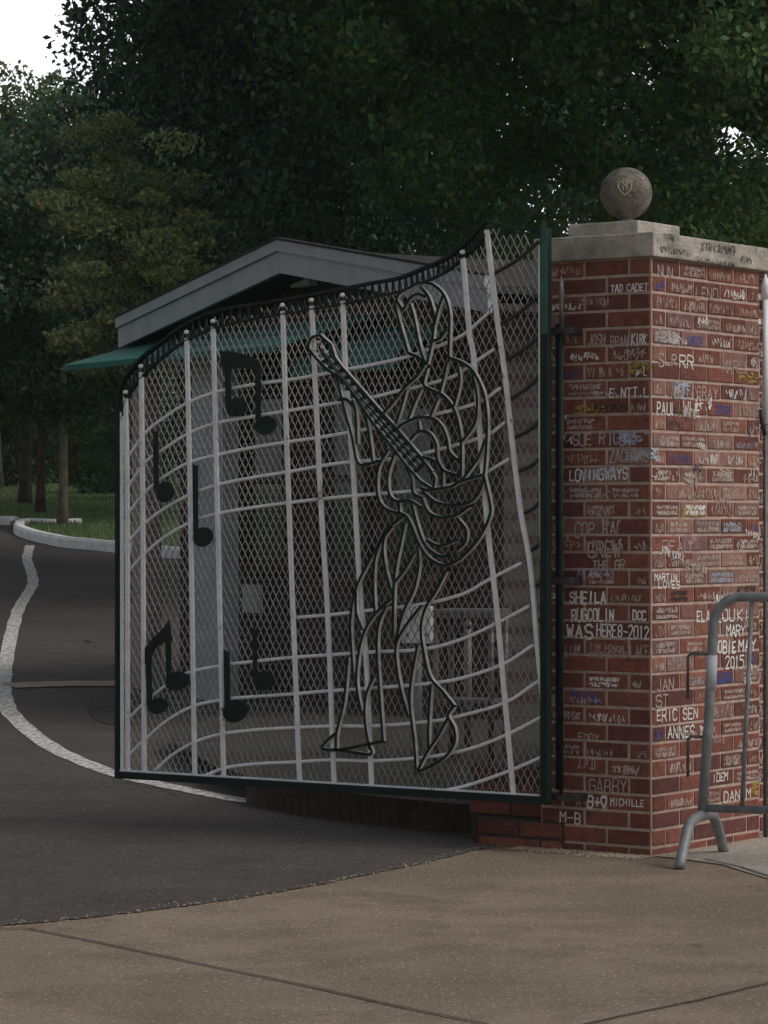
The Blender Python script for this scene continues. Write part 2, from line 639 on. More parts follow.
# ------------------------------------------------------------------ trees
def leaf_cloud(centres, spreads, per, size, tone, flat=.5, hue=.25, aspect=.55):
    """Leaf quads scattered round the ends of the twigs."""
    n = len(centres) * per
    c = np.repeat(np.array(centres), per, 0)
    s = np.repeat(np.array(spreads), per, 0)
    d = RNG.normal(0, 1, (n, 3))
    d *= (RNG.uniform(.25, 1, (n, 1)) ** .6) / np.linalg.norm(d, axis=1, keepdims=True)
    p = c + d * s
    nrm = RNG.normal(0, 1, (n, 3)) * np.array([1, 1, flat]) + np.array([0, 0, .55])
    nrm /= np.linalg.norm(nrm, axis=1, keepdims=True)
    t = RNG.normal(0, 1, (n, 3))
    t -= nrm * (t * nrm).sum(1, keepdims=True)
    t /= np.linalg.norm(t, axis=1, keepdims=True)
    b = np.cross(nrm, t)
    L = size * RNG.uniform(.6, 1.35, (n, 1))
    W = L * aspect * RNG.uniform(.7, 1.2, (n, 1)) * .5
    v = np.empty((n, 4, 3))
    v[:, 0] = p - t * L * .5
    v[:, 1] = p + b * W - t * L * .05 - nrm * L * .06
    v[:, 2] = p + t * L * .5 - nrm * L * .12
    v[:, 3] = p - b * W - t * L * .05 - nrm * L * .06
    cl = np.repeat(RNG.uniform(.65, 1.35, (len(centres), 1)), per, 0)
    h = RNG.normal(0, hue, (n, 1))
    col = np.array(tone)[None, :] * cl * RNG.uniform(.6, 1.4, (n, 1)) * np.concatenate([1 + h, 1 + h * .3, 1 - h * .4], 1)
    return v.reshape(-1, 3), np.clip(col, .002, .6)


def tree(name, label, x, y, height, crown_base, rad, trunk_r, nclu, per, leaf, tone, lean=0.0, blob=.65, m=None, bark=None, group=None,
         cx=None, squash=(1, 1), gaps=(), lowlimb=True, flatblob=.75, limbs=46, gapk=.5):
    z0 = terrain(y)
    root = thing(name, label, 'tree', group, (x, y, z0))
    cx = x if cx is None else cx
    zc = (crown_base + height) / 2
    hz = (height - crown_base) / 2
    cen, spr = [], []
    tries = 0
    while len(cen) < nclu and tries < nclu * 60:
        tries += 1
        d = RNG.normal(0, 1, 3)
        d /= np.linalg.norm(d)
        rr = RNG.uniform(.12, 1) ** .5
        p = np.array([cx, y, z0 + zc]) + d * rr * np.array([rad * squash[0], rad * squash[1], hz])
        bad = False
        for gx, gy, gr in gaps:                    # openings in the crown where branches are bare
            qx, qy = CXP + p[0] / p[1] * F, HY - (p[2] - CZ) / p[1] * F
            if math.hypot(qx - gx, qy - gy) < gr + blob * F / p[1] * gapk:
                bad = True
        if bad:
            continue
        cen.append(p)
        s = blob * RNG.uniform(.6, 1.4)
        spr.append((s, s, s * flatblob))
    v, col = leaf_cloud(cen, spr, per, leaf, tone)
    mb = MB()
    n = 9
    top = Vector((cx * .65 + x * .35 + lean, y, z0 + crown_base + (height - crown_base) * .75))
    pts, rs = [], []
    for i in range(n):
        t = i / (n - 1)
        pts.append(Vector((x, y, z0 - .1)).lerp(top, t) + Vector((math.sin(t * 5 + x) * .09 * t, math.cos(t * 4 + y) * .07 * t, 0)))
        rs.append(trunk_r * (1.35 if i == 0 else 1.0) * (1 - .82 * t))
    mb.tube(pts, rs, 10)
    idx = list(range(len(cen)))
    random.shuffle(idx)
    for k in idx[:min(len(idx), limbs)]:
        e = Vector(cen[k])
        t = min(.95, max(.28 if lowlimb else .5, (e.z - z0 - (height * .12)) / (top.z - z0)))
        s = pts[int(t * (n - 1))]
        mid = s.lerp(e, .5) + Vector((0, 0, .1 * (e - s).length))
        r0 = trunk_r * (1 - .82 * t) * .5
        mb.tube([s, s.lerp(mid, .5) + Vector((0, 0, .03)), mid, e], [r0, r0 * .7, r0 * .45, .006], 6)
    mb.build('trunk', bark or M_BARK, root, smooth=True)
    fast_mesh('crown', v, 4, col, m or M_LEAF, root)
    return root


def pxx(px, Y):
    return (px - CXP) * Y / F


TG = 'trees behind the gateway'
tree('tree', 'slim tree with a pale straight trunk standing by the nose of the white kerb', pxx(62, 44), 44, 6.1, 1.35, 2.0, .075, 170, 420, .10, (.085, .135, .075), bark=M_BARKL, cx=pxx(70, 44), blob=.5, group=TG, lowlimb=False, gaps=[(25, 25, 70)])
tree('tree', 'dark trunked tree, thicker of the two left of the pale trunk', pxx(25, 55), 55, 6.9, 1.7, 2.5, .115, 150, 380, .12, (.08, .125, .07), group=TG, blob=.65, lowlimb=False, gaps=[(25, 25, 60)])
tree('tree', 'dark trunked tree close on the left of the pale trunk', pxx(40, 50), 50, 6.4, 1.5, 2.2, .08, 140, 380, .11, (.078, .125, .072), group=TG, blob=.6, lowlimb=False, gaps=[(25, 25, 70)])
tree('tree', 'tall paler tree at the far left with sky showing through its top', pxx(-5, 66), 66, 9.4, 3.0, 2.6, .16, 105, 190, .15, (.12, .16, .06), group=TG, blob=.6, gaps=[(40, 10, 42), (75, 20, 30)])
tree('understory_tree', 'small yellowish green tree with layered sprays beside the guard house roof', pxx(160, 30), 30, 4.75, 1.9, .85, .05, 85, 230, .055, (.19, .235, .10), cx=pxx(128, 30), blob=.26, group=TG, flatblob=.38)
tree('magnolia_tree', 'dense dark magnolia with glossy leaves rising behind the guard house gable', pxx(290, 34), 34, 13.0, 1.0, 4.0, .26, 330, 420, .095, (.05, .09, .058), m=M_GLOSSLEAF, group=TG, blob=.7, squash=(.62, .8))
tree('tree', 'tall broad dark tree filling the top left behind the magnolia', pxx(235, 50), 50, 15.0, 2.0, 3.6, .2, 330, 400, .125, (.095, .15, .075), group=TG, blob=.75, squash=(.8, .8), gaps=[(40, 0, 72), (100, 28, 22)], gapk=1.0)
tree('oak_tree', 'large oak whose leafy limbs spread above the brick pillar and stone ball', pxx(930, 30), 30, 12.5, 2.75, 6.0, .24, 760, 330, .088, (.075, .13, .045), group=TG, blob=.55, cx=pxx(690, 27), squash=(.70, .6), gaps=[(738, 140, 13), (588, 206, 4), (581, 230, 4)], limbs=14, gapk=.22)
tree('tree', 'dark tree standing farther back between the oak and the magnolia', pxx(470, 46), 46, 14.0, 1.5, 3.6, .2, 300, 380, .115, (.055, .095, .055), group=TG, blob=.7, squash=(.75, .7))
tree('tree', 'dark tree showing between the stone ball and the right edge behind the oak', pxx(700, 52), 52, 12.5, 2.0, 3.2, .2, 260, 330, .12, (.055, .095, .05), group=TG, blob=.7, squash=(.8, .7), gaps=[(740, 140, 15)], gapk=.45)
tree('tree', 'light green bushy tree over the street wall at the right edge', pxx(790, 21), 21, 3.35, 1.2, .8, .05, 70, 260, .055, (.08, .13, .035), group=TG, blob=.26)


def shrub(label, px, Y, h, r, tone, leaf=.09, n=40, per=220, name='shrub', group='shrubs beyond the lawn'):
    x = pxx(px, Y)
    z0 = terrain(Y)
    root = thing(name, label, 'shrub', group, (x, Y, z0))
    cen = []
    for _ in range(n):
        d = RNG.normal(0, 1, 3)
        d /= np.linalg.norm(d)
        cen.append(np.array([x, Y, z0 + h * .5]) + d * RNG.uniform(.3, 1) ** .5 * np.array([r, r, h * .48]))
    v, c = leaf_cloud(cen, [(.3 * r, .3 * r, .25 * r)] * n, per, leaf, tone)
    mb = MB()
    for k in range(7):
        e = Vector(cen[k])
        mb.tube([Vector((x + (k - 3) * .03, Y, z0 - .05)), Vector((x, Y, z0)).lerp(e, .6), e], [.02, .014, .004], 5)
    mb.build('stem', M_BARK, root)
    fast_mesh('foliage', v, 4, c, M_LEAF, root)
    return root


shrub('low mid green shrub on the lawn just left of the gate', 100, 62, 2.0, .95, (.055, .095, .035))
shrub('dark green shrub behind the trunks at the far left', 12, 68, 2.2, 1.3, (.035, .06, .03), .11)
shrub('dark shrub behind the pale trunk', 58, 72, 2.2, 1.1, (.04, .07, .03), .11)
shrub('mid green shrub seen behind the left edge of the gate', 150, 58, 2.4, 1.1, (.055, .095, .035))


# the far wood: one mass
def wood():
    cen = []
    for _ in range(430):
        x = RNG.uniform(-24, 24)
        y = RNG.uniform(76, 96)
        top = 9.2 + 1.6 * math.sin(x * .7) + 1.2 * math.sin(x * 1.9 + 1) - (2.2 if -11 < x < -6.5 else 0) - (1.6 if x > 5 else 0)
        cen.append((x, y, terrain(y) + RNG.uniform(.2, top - 1.6)))
    for x in np.linspace(-24, 24, 60):
        cen.append((x, 86, terrain(86) + .7))
    v, c = leaf_cloud(cen, [(1.5, 1.5, 1.1)] * len(cen), 230, .26, (.05, .08, .048))
    o = fast_mesh('woodland', v, 4, c, M_LEAF)
    return tag(o, 'dark wood beyond the lawn behind all the trees', 'woodland', kind='stuff')


wood()

# ------------------------------------------------------------------ graffiti: a stroke alphabet on a 4 x 6 grid
GLYPH = {
    'A': ['04 26 44', '0.62 3.42', '00 04'], 'B': ['00 06 36 45 44 33 03', '33 42 41 30 00'], 'C': ['45 36 16 05 01 10 30 41'],
    'D': ['00 06 26 45 41 20 00'], 'E': ['46 06 00 40', '03 33'], 'F': ['46 06 00', '03 33'], 'G': ['45 36 16 05 01 10 30 41 43 23'],
    'H': ['06 00', '46 40', '03 43'], 'I': ['26 20'], 'J': ['36 31 20 10 01'], 'K': ['06 00', '46 03 40'], 'L': ['06 00 40'],
    'M': ['00 06 23 46 40'], 'N': ['00 06 40 46'], 'O': ['16 05 01 10 30 41 45 36 16'], 'P': ['00 06 36 45 44 33 03'],
    'Q': ['16 05 01 10 30 41 45 36 16', '22 40'], 'R': ['00 06 36 45 44 33 03', '23 40'], 'S': ['45 36 16 05 04 13 33 42 41 30 10 01'],
    'T': ['06 46', '26 20'], 'U': ['06 01 10 30 41 46'], 'V': ['06 20 46'], 'W': ['06 10 24 30 46'], 'X': ['06 40', '00 46'],
    'Y': ['06 23 46', '23 20'], 'Z': ['06 46 00 40'], '0': ['16 05 01 10 30 41 45 36 16'], '1': ['15 26 20'], '2': ['05 16 36 45 44 00 40'],
    '5': ['46 06 04 34 43 41 30 00'], '8': ['16 05 04 13 33 42 41 30 10 01 02 13 33 44 45 36 16'], '+': ['21 25', '03 43'], '-': ['03 43'],
    '.': ['20 21'], '#': ['20 03 05 16 25 36 45 43 20'], '/': ['00 46'], ' ': []}
GLYPH['A'] = ['00 26 40', '12 32']


def strokes(text, u0, z0, w, h, jit=.03, slant=0.0):
    """Hand-lettered strokes of text in a box, as lists of (u, z); u runs to the reader's right."""
    n = len(text)
    cw = w / n
    out = []
    for i, ch in enumerate(text):
        dx, dz, sc = random.uniform(-jit, jit) * cw, random.uniform(-jit, jit) * h, random.uniform(.88, 1.08)
        rot = random.uniform(-.07, .07)
        for s in GLYPH.get(ch, ['00 26 40']):
            pl = []
            for t in s.split():
                gx, gy = int(t[0]) / 4, int(t[1]) / 6
                a, b = gx - .5, gy - .5
                a, b = a - b * rot, b + a * rot
                pl.append((u0 + i * cw + cw * (.5 + a * .74 * sc) + dx + b * h * slant + random.gauss(0, .018) * cw, z0 + h * (.5 + b * sc) + dz + random.gauss(0, .018) * h))
            out.append(pl)
    return out


def scrawl(u0, z0, w, h):
    """An illegible run of pen loops."""
    out = []
    n = max(2, int(w / (h * .62)))
    for i in range(n):
        cx = u0 + w * (i + .5) / n
        for _ in range(random.choice((1, 1, 2))):
            k = random.randint(3, 6)
            pl = [(cx + random.uniform(-.48, .48) * w / n, z0 + h * random.choice((0, .1, .3, .5, .7, .9, 1)) + random.gauss(0, .05) * h) for _ in range(k)]
            out.append(smooth_path(pl, 3))
    return out


def ribbon_strokes(mb, P, sgn, polys, wid, w):
    """Flat strokes of paint lying on plane P; sgn turns 'reader's right' into the plane's u."""
    for pl in polys:
        for (a, b), (c, d) in zip(pl[:-1], pl[1:]):
            L = math.hypot(c - a, d - b)
            if L < 1e-5:
                continue
            ex_, ez_ = (c - a) / L, (d - b) / L
            hx, hz = -ez_ * wid / 2, ex_ * wid / 2
            a2, b2, c2, d2 = a - ex_ * wid * .35, b - ez_ * wid * .35, c + ex_ * wid * .35, d + ez_ * wid * .35
            ww = w + random.uniform(0, .0007)
            q = [(a2 + hx, b2 + hz), (a2 - hx, b2 - hz), (c2 - hx, d2 - hz), (c2 + hx, d2 + hz)]
            mb.add([P.pt(sgn * x, z, ww) for x, z in q], [(0, 1, 2, 3)])


# ------------------------------------------------------------------ brick pillar
pillar = thing('brick_pillar', 'square red brick gate pillar covered in graffiti with a stone ball on top', 'gate pillar', loc=(P0[0], P0[1], 0))
CH, MJ = .06728, .0115
NC = 35
bricks_v, bricks_f, bricks_t = [], [], []
BRICKS = []      # (plane, sgn, u0, u1, z0, z1)


def brick(P, u0, u1, z0, z1, depth=.0035, wash=0.0):
    g_ = MJ / 2
    jit = [random.uniform(-.0012, .0012) for _ in range(4)]
    a, b, c, d = u0 + g_ + jit[0], u1 - g_ + jit[1], z0 + g_ + jit[2] * .7, z1 - g_ + jit[3] * .7
    e = .0022
    n = len(bricks_v)
    dd = depth + random.uniform(-.0012, .0012)
    for (x0, x1, y0, y1, w) in ((a, b, c, d, -.01), (a, b, c, d, dd - e), (a + e, b - e, c + e, d - e, dd)):
        for x, y in ((x0, y0), (x1, y0), (x1, y1), (x0, y1)):
            bricks_v.append(P.pt(x, y, w))
    for k in range(2):
        for i in range(4):
            j = (i + 1) % 4
            bricks_f.append((n + k * 4 + i, n + k * 4 + j, n + k * 4 + 4 + j, n + k * 4 + 4 + i))
    bricks_f.append((n + 8, n + 9, n + 10, n + 11))
    t = random.choice([(1, 1, 1), (1.12, 1.0, .95), (.82, .80, .86), (1.0, .92, .86), (.72, .70, .80), (1.2, 1.12, 1.05), (.9, .86, .8)])
    k = random.uniform(.82, 1.15)
    if random.random() < wash:          # paint rubbed off leaves the brick pale
        t = random.choice([(1.35, 1.9, 2.0), (1.5, 2.1, 2.2), (1.2, 1.5, 1.55), (1.1, 1.5, 1.9), (1.5, 1.7, 1.5)])
    bricks_t.extend([tuple(c_ * k for c_ in t)] * 9)


FBACKL = Plane(FR.pt(SIDER, 0), TL, (-NL[0], -NL[1]))    # rear face
FBACKR = Plane(FL.pt(SIDE, 0), TR, (-NR[0], -NR[1]))    # hidden side face
for c in range(NC):
    z1 = TOPZ - c * CH
    z0 = z1 - CH
    for P, first_half, front in ((FL, c % 2 == 0, 1), (FR, c % 2 == 1, 1), (FBACKL, c % 2 == 0, 0), (FBACKR, c % 2 == 1, 0)):
        bl, end = (BLR, SIDER) if P in (FR, FBACKR) else (.2032, SIDE)
        cuts = [0]
        x = bl / 2 if first_half else bl
        while x < end - .02:
            cuts.append(x)
            x += bl
        cuts.append(end)
        for a, b in zip(cuts[:-1], cuts[1:]):
            a2 = -.0035 + MJ / 2 if a == 0 else a      # bricks meet round the corner
            brick(P, a2, b, z0, z1, wash=(0, .12, .42)[(1 if P is FL else 2) if front and .5 < z0 < 2.1 else 0])
            if front:
                BRICKS.append((P, a, b, z0, z1))
bo = mesh('brickwork', bricks_v, bricks_f, M_BRICK, pillar)
at = bo.data.attributes.new('tone', 'FLOAT_COLOR', 'FACE')
at.data.foreach_set('color', np.array([(*t, 1) for t in bricks_t], np.float32).ravel())
core = MB()
core.box8([FL.pt(0, -.1, -.001) + Vector((-.001 * NR[0], -.001 * NR[1], 0)), FL.pt(SIDE, -.1, -.001), FL.pt(SIDE, -.1, -SIDER), FR.pt(SIDER, -.1, -.001),
           FL.pt(0, TOPZ, -.001) + Vector((-.001 * NR[0], -.001 * NR[1], 0)), FL.pt(SIDE, TOPZ, -.001), FL.pt(SIDE, TOPZ, -SIDER), FR.pt(SIDER, TOPZ, -.001)])
core.build('mortar_joints', M_MORTAR, pillar)


def block(mb, a0, a1, b0, b1, z0, z1):
    """Box in pillar axes: a along TL, b along TR from the near corner."""
    def q(a, b, z):
        return Vector((P0[0] + TL[0] * a + TR[0] * b, P0[1] + TL[1] * a + TR[1] * b, z))
    mb.box8([q(a0, b0, z0), q(a1, b0, z0), q(a1, b1, z0), q(a0, b1, z0), q(a0, b0, z1), q(a1, b0, z1), q(a1, b1, z1), q(a0, b1, z1)])
    return mb


ov = .024
cap = block(MB(), -ov, SIDE + ov, -ov, SIDER + .04, TOPZ + .001, TOPZ + .096).build('cap', M_CAP, pillar, bevel=.006)
pl0 = .226
pl1 = .272
block(MB(), pl0, pl0 + .33, pl1, pl1 + .33, TOPZ + .0965, TOPZ + .178).build('ball_plinth', M_CAP, pillar, bevel=.005)
bc = Vector((P0[0] + TL[0] * (pl0 + .155) + TR[0] * (pl1 + .165), P0[1] + TL[1] * (pl0 + .165) + TR[1] * (pl1 + .165), 0))
br_ = 26.0 * bc.y / F
bz = CZ + (HY - 193.5) * bc.y / F
bm = bmesh.new()
bmesh.ops.create_uvsphere(bm, u_segments=48, v_segments=32, radius=br_)
bmesh.ops.translate(bm, vec=(bc.x, bc.y, bz), verts=bm.verts)
vs = [v.co.copy() for v in bm.verts]
bm.verts.index_update()
fs = [tuple(v.index for v in f.verts) for f in bm.faces]
bm.free()
ball = mesh('stone_ball', vs, fs, M_BALL, pillar, smooth=True)
nk = MB().tube([(bc.x, bc.y, TOPZ + .17), (bc.x, bc.y, bz - br_ * .9)], [.03, .03], 20)
nk.build('ball_neck', M_BALL, pillar, smooth=True)


def on_ball(mb, polys, wid, off=.0012):
    """Strokes (dx, dz in ball radii) wrapped on the camera-side of the ball."""
    for pl in polys:
        pl2 = []
        for (a, b), (c, d) in zip(pl[:-1], pl[1:]):
            for t in np.linspace(0, 1, 6)[:-1]:
                pl2.append((a + (c - a) * t, b + (d - b) * t))
        pl2.append(pl[-1])
        pts = []
        for dx, dz in pl2:
            yy = -math.sqrt(max(.02, 1 - dx * dx - dz * dz))
            pts.append(Vector((bc.x, bc.y, bz)) + Vector((dx, yy, dz)) * (br_ + off))
        mb.tube(pts, wid, 5)


hb = MB()
heart = smooth_path([(0, -.28), (-.20, -.05), (-.26, .12), (-.17, .24), (-.02, .14), (.02, .12), (.13, .22), (.24, .14), (.20, -.05), (0, -.28)], 3)
on_ball(hb, [[(x - .12, z + .10) for x, z in heart]], .0021)
on_ball(hb, [[(x - .12, z + .02) for x, z in pl] for pl in strokes('TT', -.13, -.02, .26, .18)], .0018)
hb.build('chalk_heart', mat('cream_chalk', (.50, .45, .33), .9, var=.3, scale=60), ball)
tb = MB()
on_ball(tb, [[(x, z) for x, z in pl] for pl in strokes('TL', .48, .12, .36, .34)] + [[(.35, .62), (.5, .5), (.62, .55), (.55, .4)]], .0020)
tb.build('chalk_lettering', PAINTS['m'], ball)

GR = {k: MB() for k in PAINTS}


def write(P, px0, px1, py0, py1, text, col='w', wid=.0055, slant=.03, mb=None):
    sgn = -1 if P is FL else 1
    u0, z0 = P.uz(px0, py1)
    u1, z1 = P.uz(px1, py1)
    _, zt = P.uz((px0 + px1) / 2, py0)
    a, b = sorted((sgn * u0, sgn * u1))
    pls = strokes(text, a, (z0 + z1) / 2, b - a, zt - (z0 + z1) / 2, slant=slant)
    tl = random.uniform(-.045, .045)
    um = (a + b) / 2
    pls = [[(x, z + (x - um) * tl) for x, z in pl] for pl in pls]
    ribbon_strokes(mb or GR[col], P, sgn, pls, wid * (.98 if col == 'w' else 1.0), .0052)
    USED.append((P, a * sgn, b * sgn, (z0 + z1) / 2, zt))


USED = []
LW = [
    (FL, 570, 607, 592, 603.5, 'SHEILA', 'w', .008), (FL, 572, 615, 609, 621, 'RUGCOLIN', 'w', .007), (FL, 633, 647, 611, 620, 'DCC', 'w', .007),
    (FL, 566, 594, 625, 638, 'WAS', 'w', .0085), (FL, 597, 650, 625, 638, 'HERE8-2012', 'w', .0062),
    (FL, 570, 629, 469, 480, 'LOVINGWAYS', 'w', .0065), (FL, 593, 626, 560, 570, 'THE GR', 'm', .006),
    (FL, 611, 624, 285, 292, 'TAD', 'w', .005), (FL, 627, 649, 284, 291, 'CADET', 'w', .0045),
    (FL, 589, 606, 334, 345, 'JOSH', 'm', .005), (FL, 611, 629, 336, 347, 'BRAN', 'm', .004), (FL, 632, 648, 334, 345, 'KIRK', 'w', .005),
    (FL, 610, 650, 388, 397, 'E.NTT.L', 'w', .0055), (FL, 610, 650, 450, 462, 'ZACHARO', 'm', .006), (FL, 573, 606, 433, 445, 'SUE R', 'm', .006),
    (FL, 608, 632, 431, 445, 'ICON', 'l', .006), (FL, 575, 624, 522, 536, 'COP FAL', 'm', .006), (FL, 588, 622, 542, 557, 'CREW', 'm', .007),
    (FL, 576, 590, 797, 808, 'A+', 'm', .005), (FL, 588, 608, 796, 808, 'B+#', 'w', .0075), (FL, 611, 645, 799, 806, 'MICHILLE', 'w', .0042),
    (FL, 560, 582, 812, 823, 'M-B', 'w', .0052), (FL, 589, 628, 779, 793, 'GABBY', 'm', .005), (FL, 590, 625, 645, 651, 'TIM HONOR', 'm', .0035),
    (FL, 590, 628, 652, 658, 'FOREVER US', 'm', .0035), (FL, 631, 650, 645, 657, 'LAKE', 'm', .004), (FL, 566, 581, 645, 657, 'LIAM', 'm', .004),
    (FL, 578, 596, 759, 769, 'J.P.D', 'm', .005), (FL, 579, 600, 734, 741, 'EDDY', 'm', .005),
    (FR, 666, 694, 726, 738, 'ANNES', 'w', .0065), (FR, 655, 697, 709, 720, 'ERIC SEN', 'w', .006), (FR, 711, 727, 773, 781, 'IDEM', 'w', .005),
    (FR, 712, 718, 657, 667, 'X', 'b', .007), (FR, 724, 743, 656, 668, '2015', 'w', .007), (FR, 747, 755, 654, 664, 'X', 'b', .008),
    (FR, 714, 734, 610, 621, 'LOU', 'w', .007), (FR, 736, 748, 610, 620, 'KI', 'w', .006), (FR, 695, 709, 611, 622, 'ELA', 'w', .006),
    (FR, 725, 744, 626, 636, 'MARY', 'w', .007), (FR, 712, 735, 641, 653, 'DOBIE', 'w', .0085), (FR, 737, 755, 640, 651, 'MAY', 'w', .0085),
    (FR, 653, 676, 574, 580, 'MARTIN', 'w', .0055), (FR, 657, 679, 581, 588, 'LOVES', 'w', .005), (FR, 695, 717, 387, 399, 'GRAY', 'm', .0055),
    (FR, 722, 750, 790, 800, 'DAN M', 'w', .0055), (FR, 655, 673, 679, 690, 'JAN', 'm', .006), (FR, 654, 668, 695, 706, 'ST', 'm', .006),
    (FR, 655, 675, 402, 415, 'PAUL', 'w', .0055), (FR, 682, 700, 403, 417, 'WHE', 'w', .0055), (FR, 657, 676, 354, 366, 'SLR', 'm', .006),
    (FR, 678, 693, 356, 368, 'RR', 'w', .006), (FR, 721, 747, 361, 373, 'MARLY', 'm', .0045), (FR, 656, 672, 266, 277, 'NUN', 'm', .0045),
    (FR, 694, 717, 288, 300, 'LENO', 'm', .0045), (FR, 673, 690, 383, 398, 'ELLE', 'l', .006), (FR, 660, 690, 541, 552, 'BEAU', 'm', .005),
]
for P, a, b, c, d, t, col, wd in LW:
    write(P, a, b, c, d, t, col, wd)

for (P, a, b, z0, z1) in BRICKS:
    sgn = -1 if P is FL else 1
    zc_ = (z0 + z1) / 2
    busy = False
    for (Q, ua, ub, za, zb) in USED:
        if Q is P and min(ua, ub) < b - .01 and max(ua, ub) > a + .01 and za < z1 - .01 and zb > z0 + .01:
            busy = True
    if busy or z0 < .12:
        continue
    left = P is FL
    hgt = max(.0, min(1.0, (z0 - .1) / .5))
    prob = (.78 if left else 1.0) * (.45 + .55 * hgt)
    if left and z0 > 2.0:
        prob *= .35
    if random.random() > prob:
        continue
    r = random.random()
    col = 'm' if r < .78 else ('w' if r < .88 else ('k' if r < .93 else ('l' if r < .96 else 'b')))
    rows = random.choice((1, 1, 2)) if (b - a) > .15 else 1
    lo, hi = sorted((sgn * a, sgn * b))
    m_ = .014
    w = (hi - lo - 2 * m_) * random.uniform(.6, 1)
    s0 = lo + m_ + (hi - lo - 2 * m_ - w) * random.random()
    hh = (CH - MJ - .012) / rows
    for k in range(rows):
        ribbon_strokes(GR[col], P, sgn, scrawl(s0, z0 + MJ / 2 + .006 + k * hh, w, hh * random.uniform(.55, .88)), random.uniform(.0026, .0044), .0052)
# larger loose scrawls at all angles, over bricks and joints alike
for P, n_, umax_ in ((FL, 12, .44), (FR, 34, .84)):
    sgn = -1 if P is FL else 1
    for _ in range(n_):
        u = random.uniform(.02, umax_ - .03)
        z = random.triangular(.35, 2.28, 1.45)
        w, h, tl = random.uniform(.05, .20), random.uniform(.02, .05), random.uniform(-.2, .2)
        w = min(w, umax_ - u)
        k = random.choice('mmmmwwwlk')
        pls = scrawl(0, -h / 2, w, h)
        x0 = -u - w if sgn < 0 else u
        pls = [[(x0 + min(max(x, .0), w), z + y + (x - w / 2) * tl) for x, y in pl] for pl in pls]
        ribbon_strokes(GR[k], P, sgn, pls, random.uniform(.0018, .0046), .0060)
# rubbed, painted-over bricks
for (P, px, py, ww, col) in ((FL, 592, 410, .15, 'y'), (FL, 640, 368, .09, 'y'), (FL, 585, 697, .12, 'b'), (FR, 746, 377, .15, 'y'), (FR, 690, 551 - 40, .14, 'y'),
                             (FR, 668, 337, .13, 'l'), (FR, 680, 388, .10, 'l'), (FL, 632, 438, .13, 'l'), (FR, 754, 788, .03, 'y'), (FL, 640, 455, .10, 'l'),
                             (FR, 655, 455, .07, 'l'), (FR, 660, 475, .10, 'm'), (FR, 725, 475, .12, 'm'), (FR, 690, 478, .1, 'm')):
    u, z = P.uz(px, py)
    for _ in range(26):
        a, b = u + random.uniform(-.5, .5) * ww, z + random.uniform(-.022, .022)
        ribbon_strokes(GR[col], P, 1, [[(a, b), (a + random.uniform(-.03, .03), b + random.uniform(-.008, .008))]], .006, .0048)
for k, mb in GR.items():
    o = mb.build('graffiti_lettering', PAINTS[k], pillar)
# scratched writing on the cap's street face
cg = MB()
PC = Plane((P0[0] + NR[0] * (ov + .0005), P0[1] + NR[1] * (ov + .0005)), TR, NR)
for (x0, x1, y0, y1) in ((664, 674, 233, 239), (660, 690, 246, 252), (700, 735, 242, 250), (694, 735, 257, 264), (740, 752, 256, 262)):
    u0, z0 = PC.uz(x0, y1)
    u1, _ = PC.uz(x1, y1)
    _, z1 = PC.uz(x0, y0)
    ribbon_strokes(cg, PC, 1, scrawl(u0, z0, u1 - u0, z1 - z0), .0022, .0012)
cg.build('scratched_lettering', PAINTS['k'], cap)

# ------------------------------------------------------------------ the street wall beyond the pillar
REC = .055
wall = thing('brick_wall', 'red brick street wall running on behind the gate pillar', 'wall', loc=(FR.pt(SIDER, 0).x, FR.pt(SIDER, 0).y, 0))
PW = Plane((FR.pt(SIDER, 0, -REC).x, FR.pt(SIDER, 0, -REC).y), TR, NR)
bricks_v, bricks_f, bricks_t = [], [], []
for c in range(NC):
    z1 = TOPZ - c * CH - .02
    cuts = [0.002] + [x for x in np.arange(.1016 if c % 2 else .2032, 3.0, .2032)] + [3.0]
    for a, b in zip(cuts[:-1], cuts[1:]):
        brick(PW, a, b, z1 - CH, z1)
wb = mesh('brickwork', bricks_v, bricks_f, M_BRICK, wall)
at = wb.data.attributes.new('tone', 'FLOAT_COLOR', 'FACE')
at.data.foreach_set('color', np.array([(*t, 1) for t in bricks_t], np.float32).ravel())
MB().pbox(PW, .002, 3.0, -.1, TOPZ - .012, -.001, -.32).build('mortar_joints', M_MORTAR, wall)
MB().pbox(PW, .042, 3.02, TOPZ - .010, TOPZ + .0945, REC + ov, -.36).build('coping', M_CAP, wall, bevel=.006)
wg = MB()
for c in range(NC - 3):
    z1 = TOPZ - c * CH - .02
    for k in range(4):
        if random.random() < .8:
            ribbon_strokes(wg, PW, 1, scrawl(.02 + k * .2 + random.uniform(0, .03), z1 - CH + .012, .14, .04), .0042, .0052)
wg.build('graffiti_lettering', PAINTS['m'], wall)
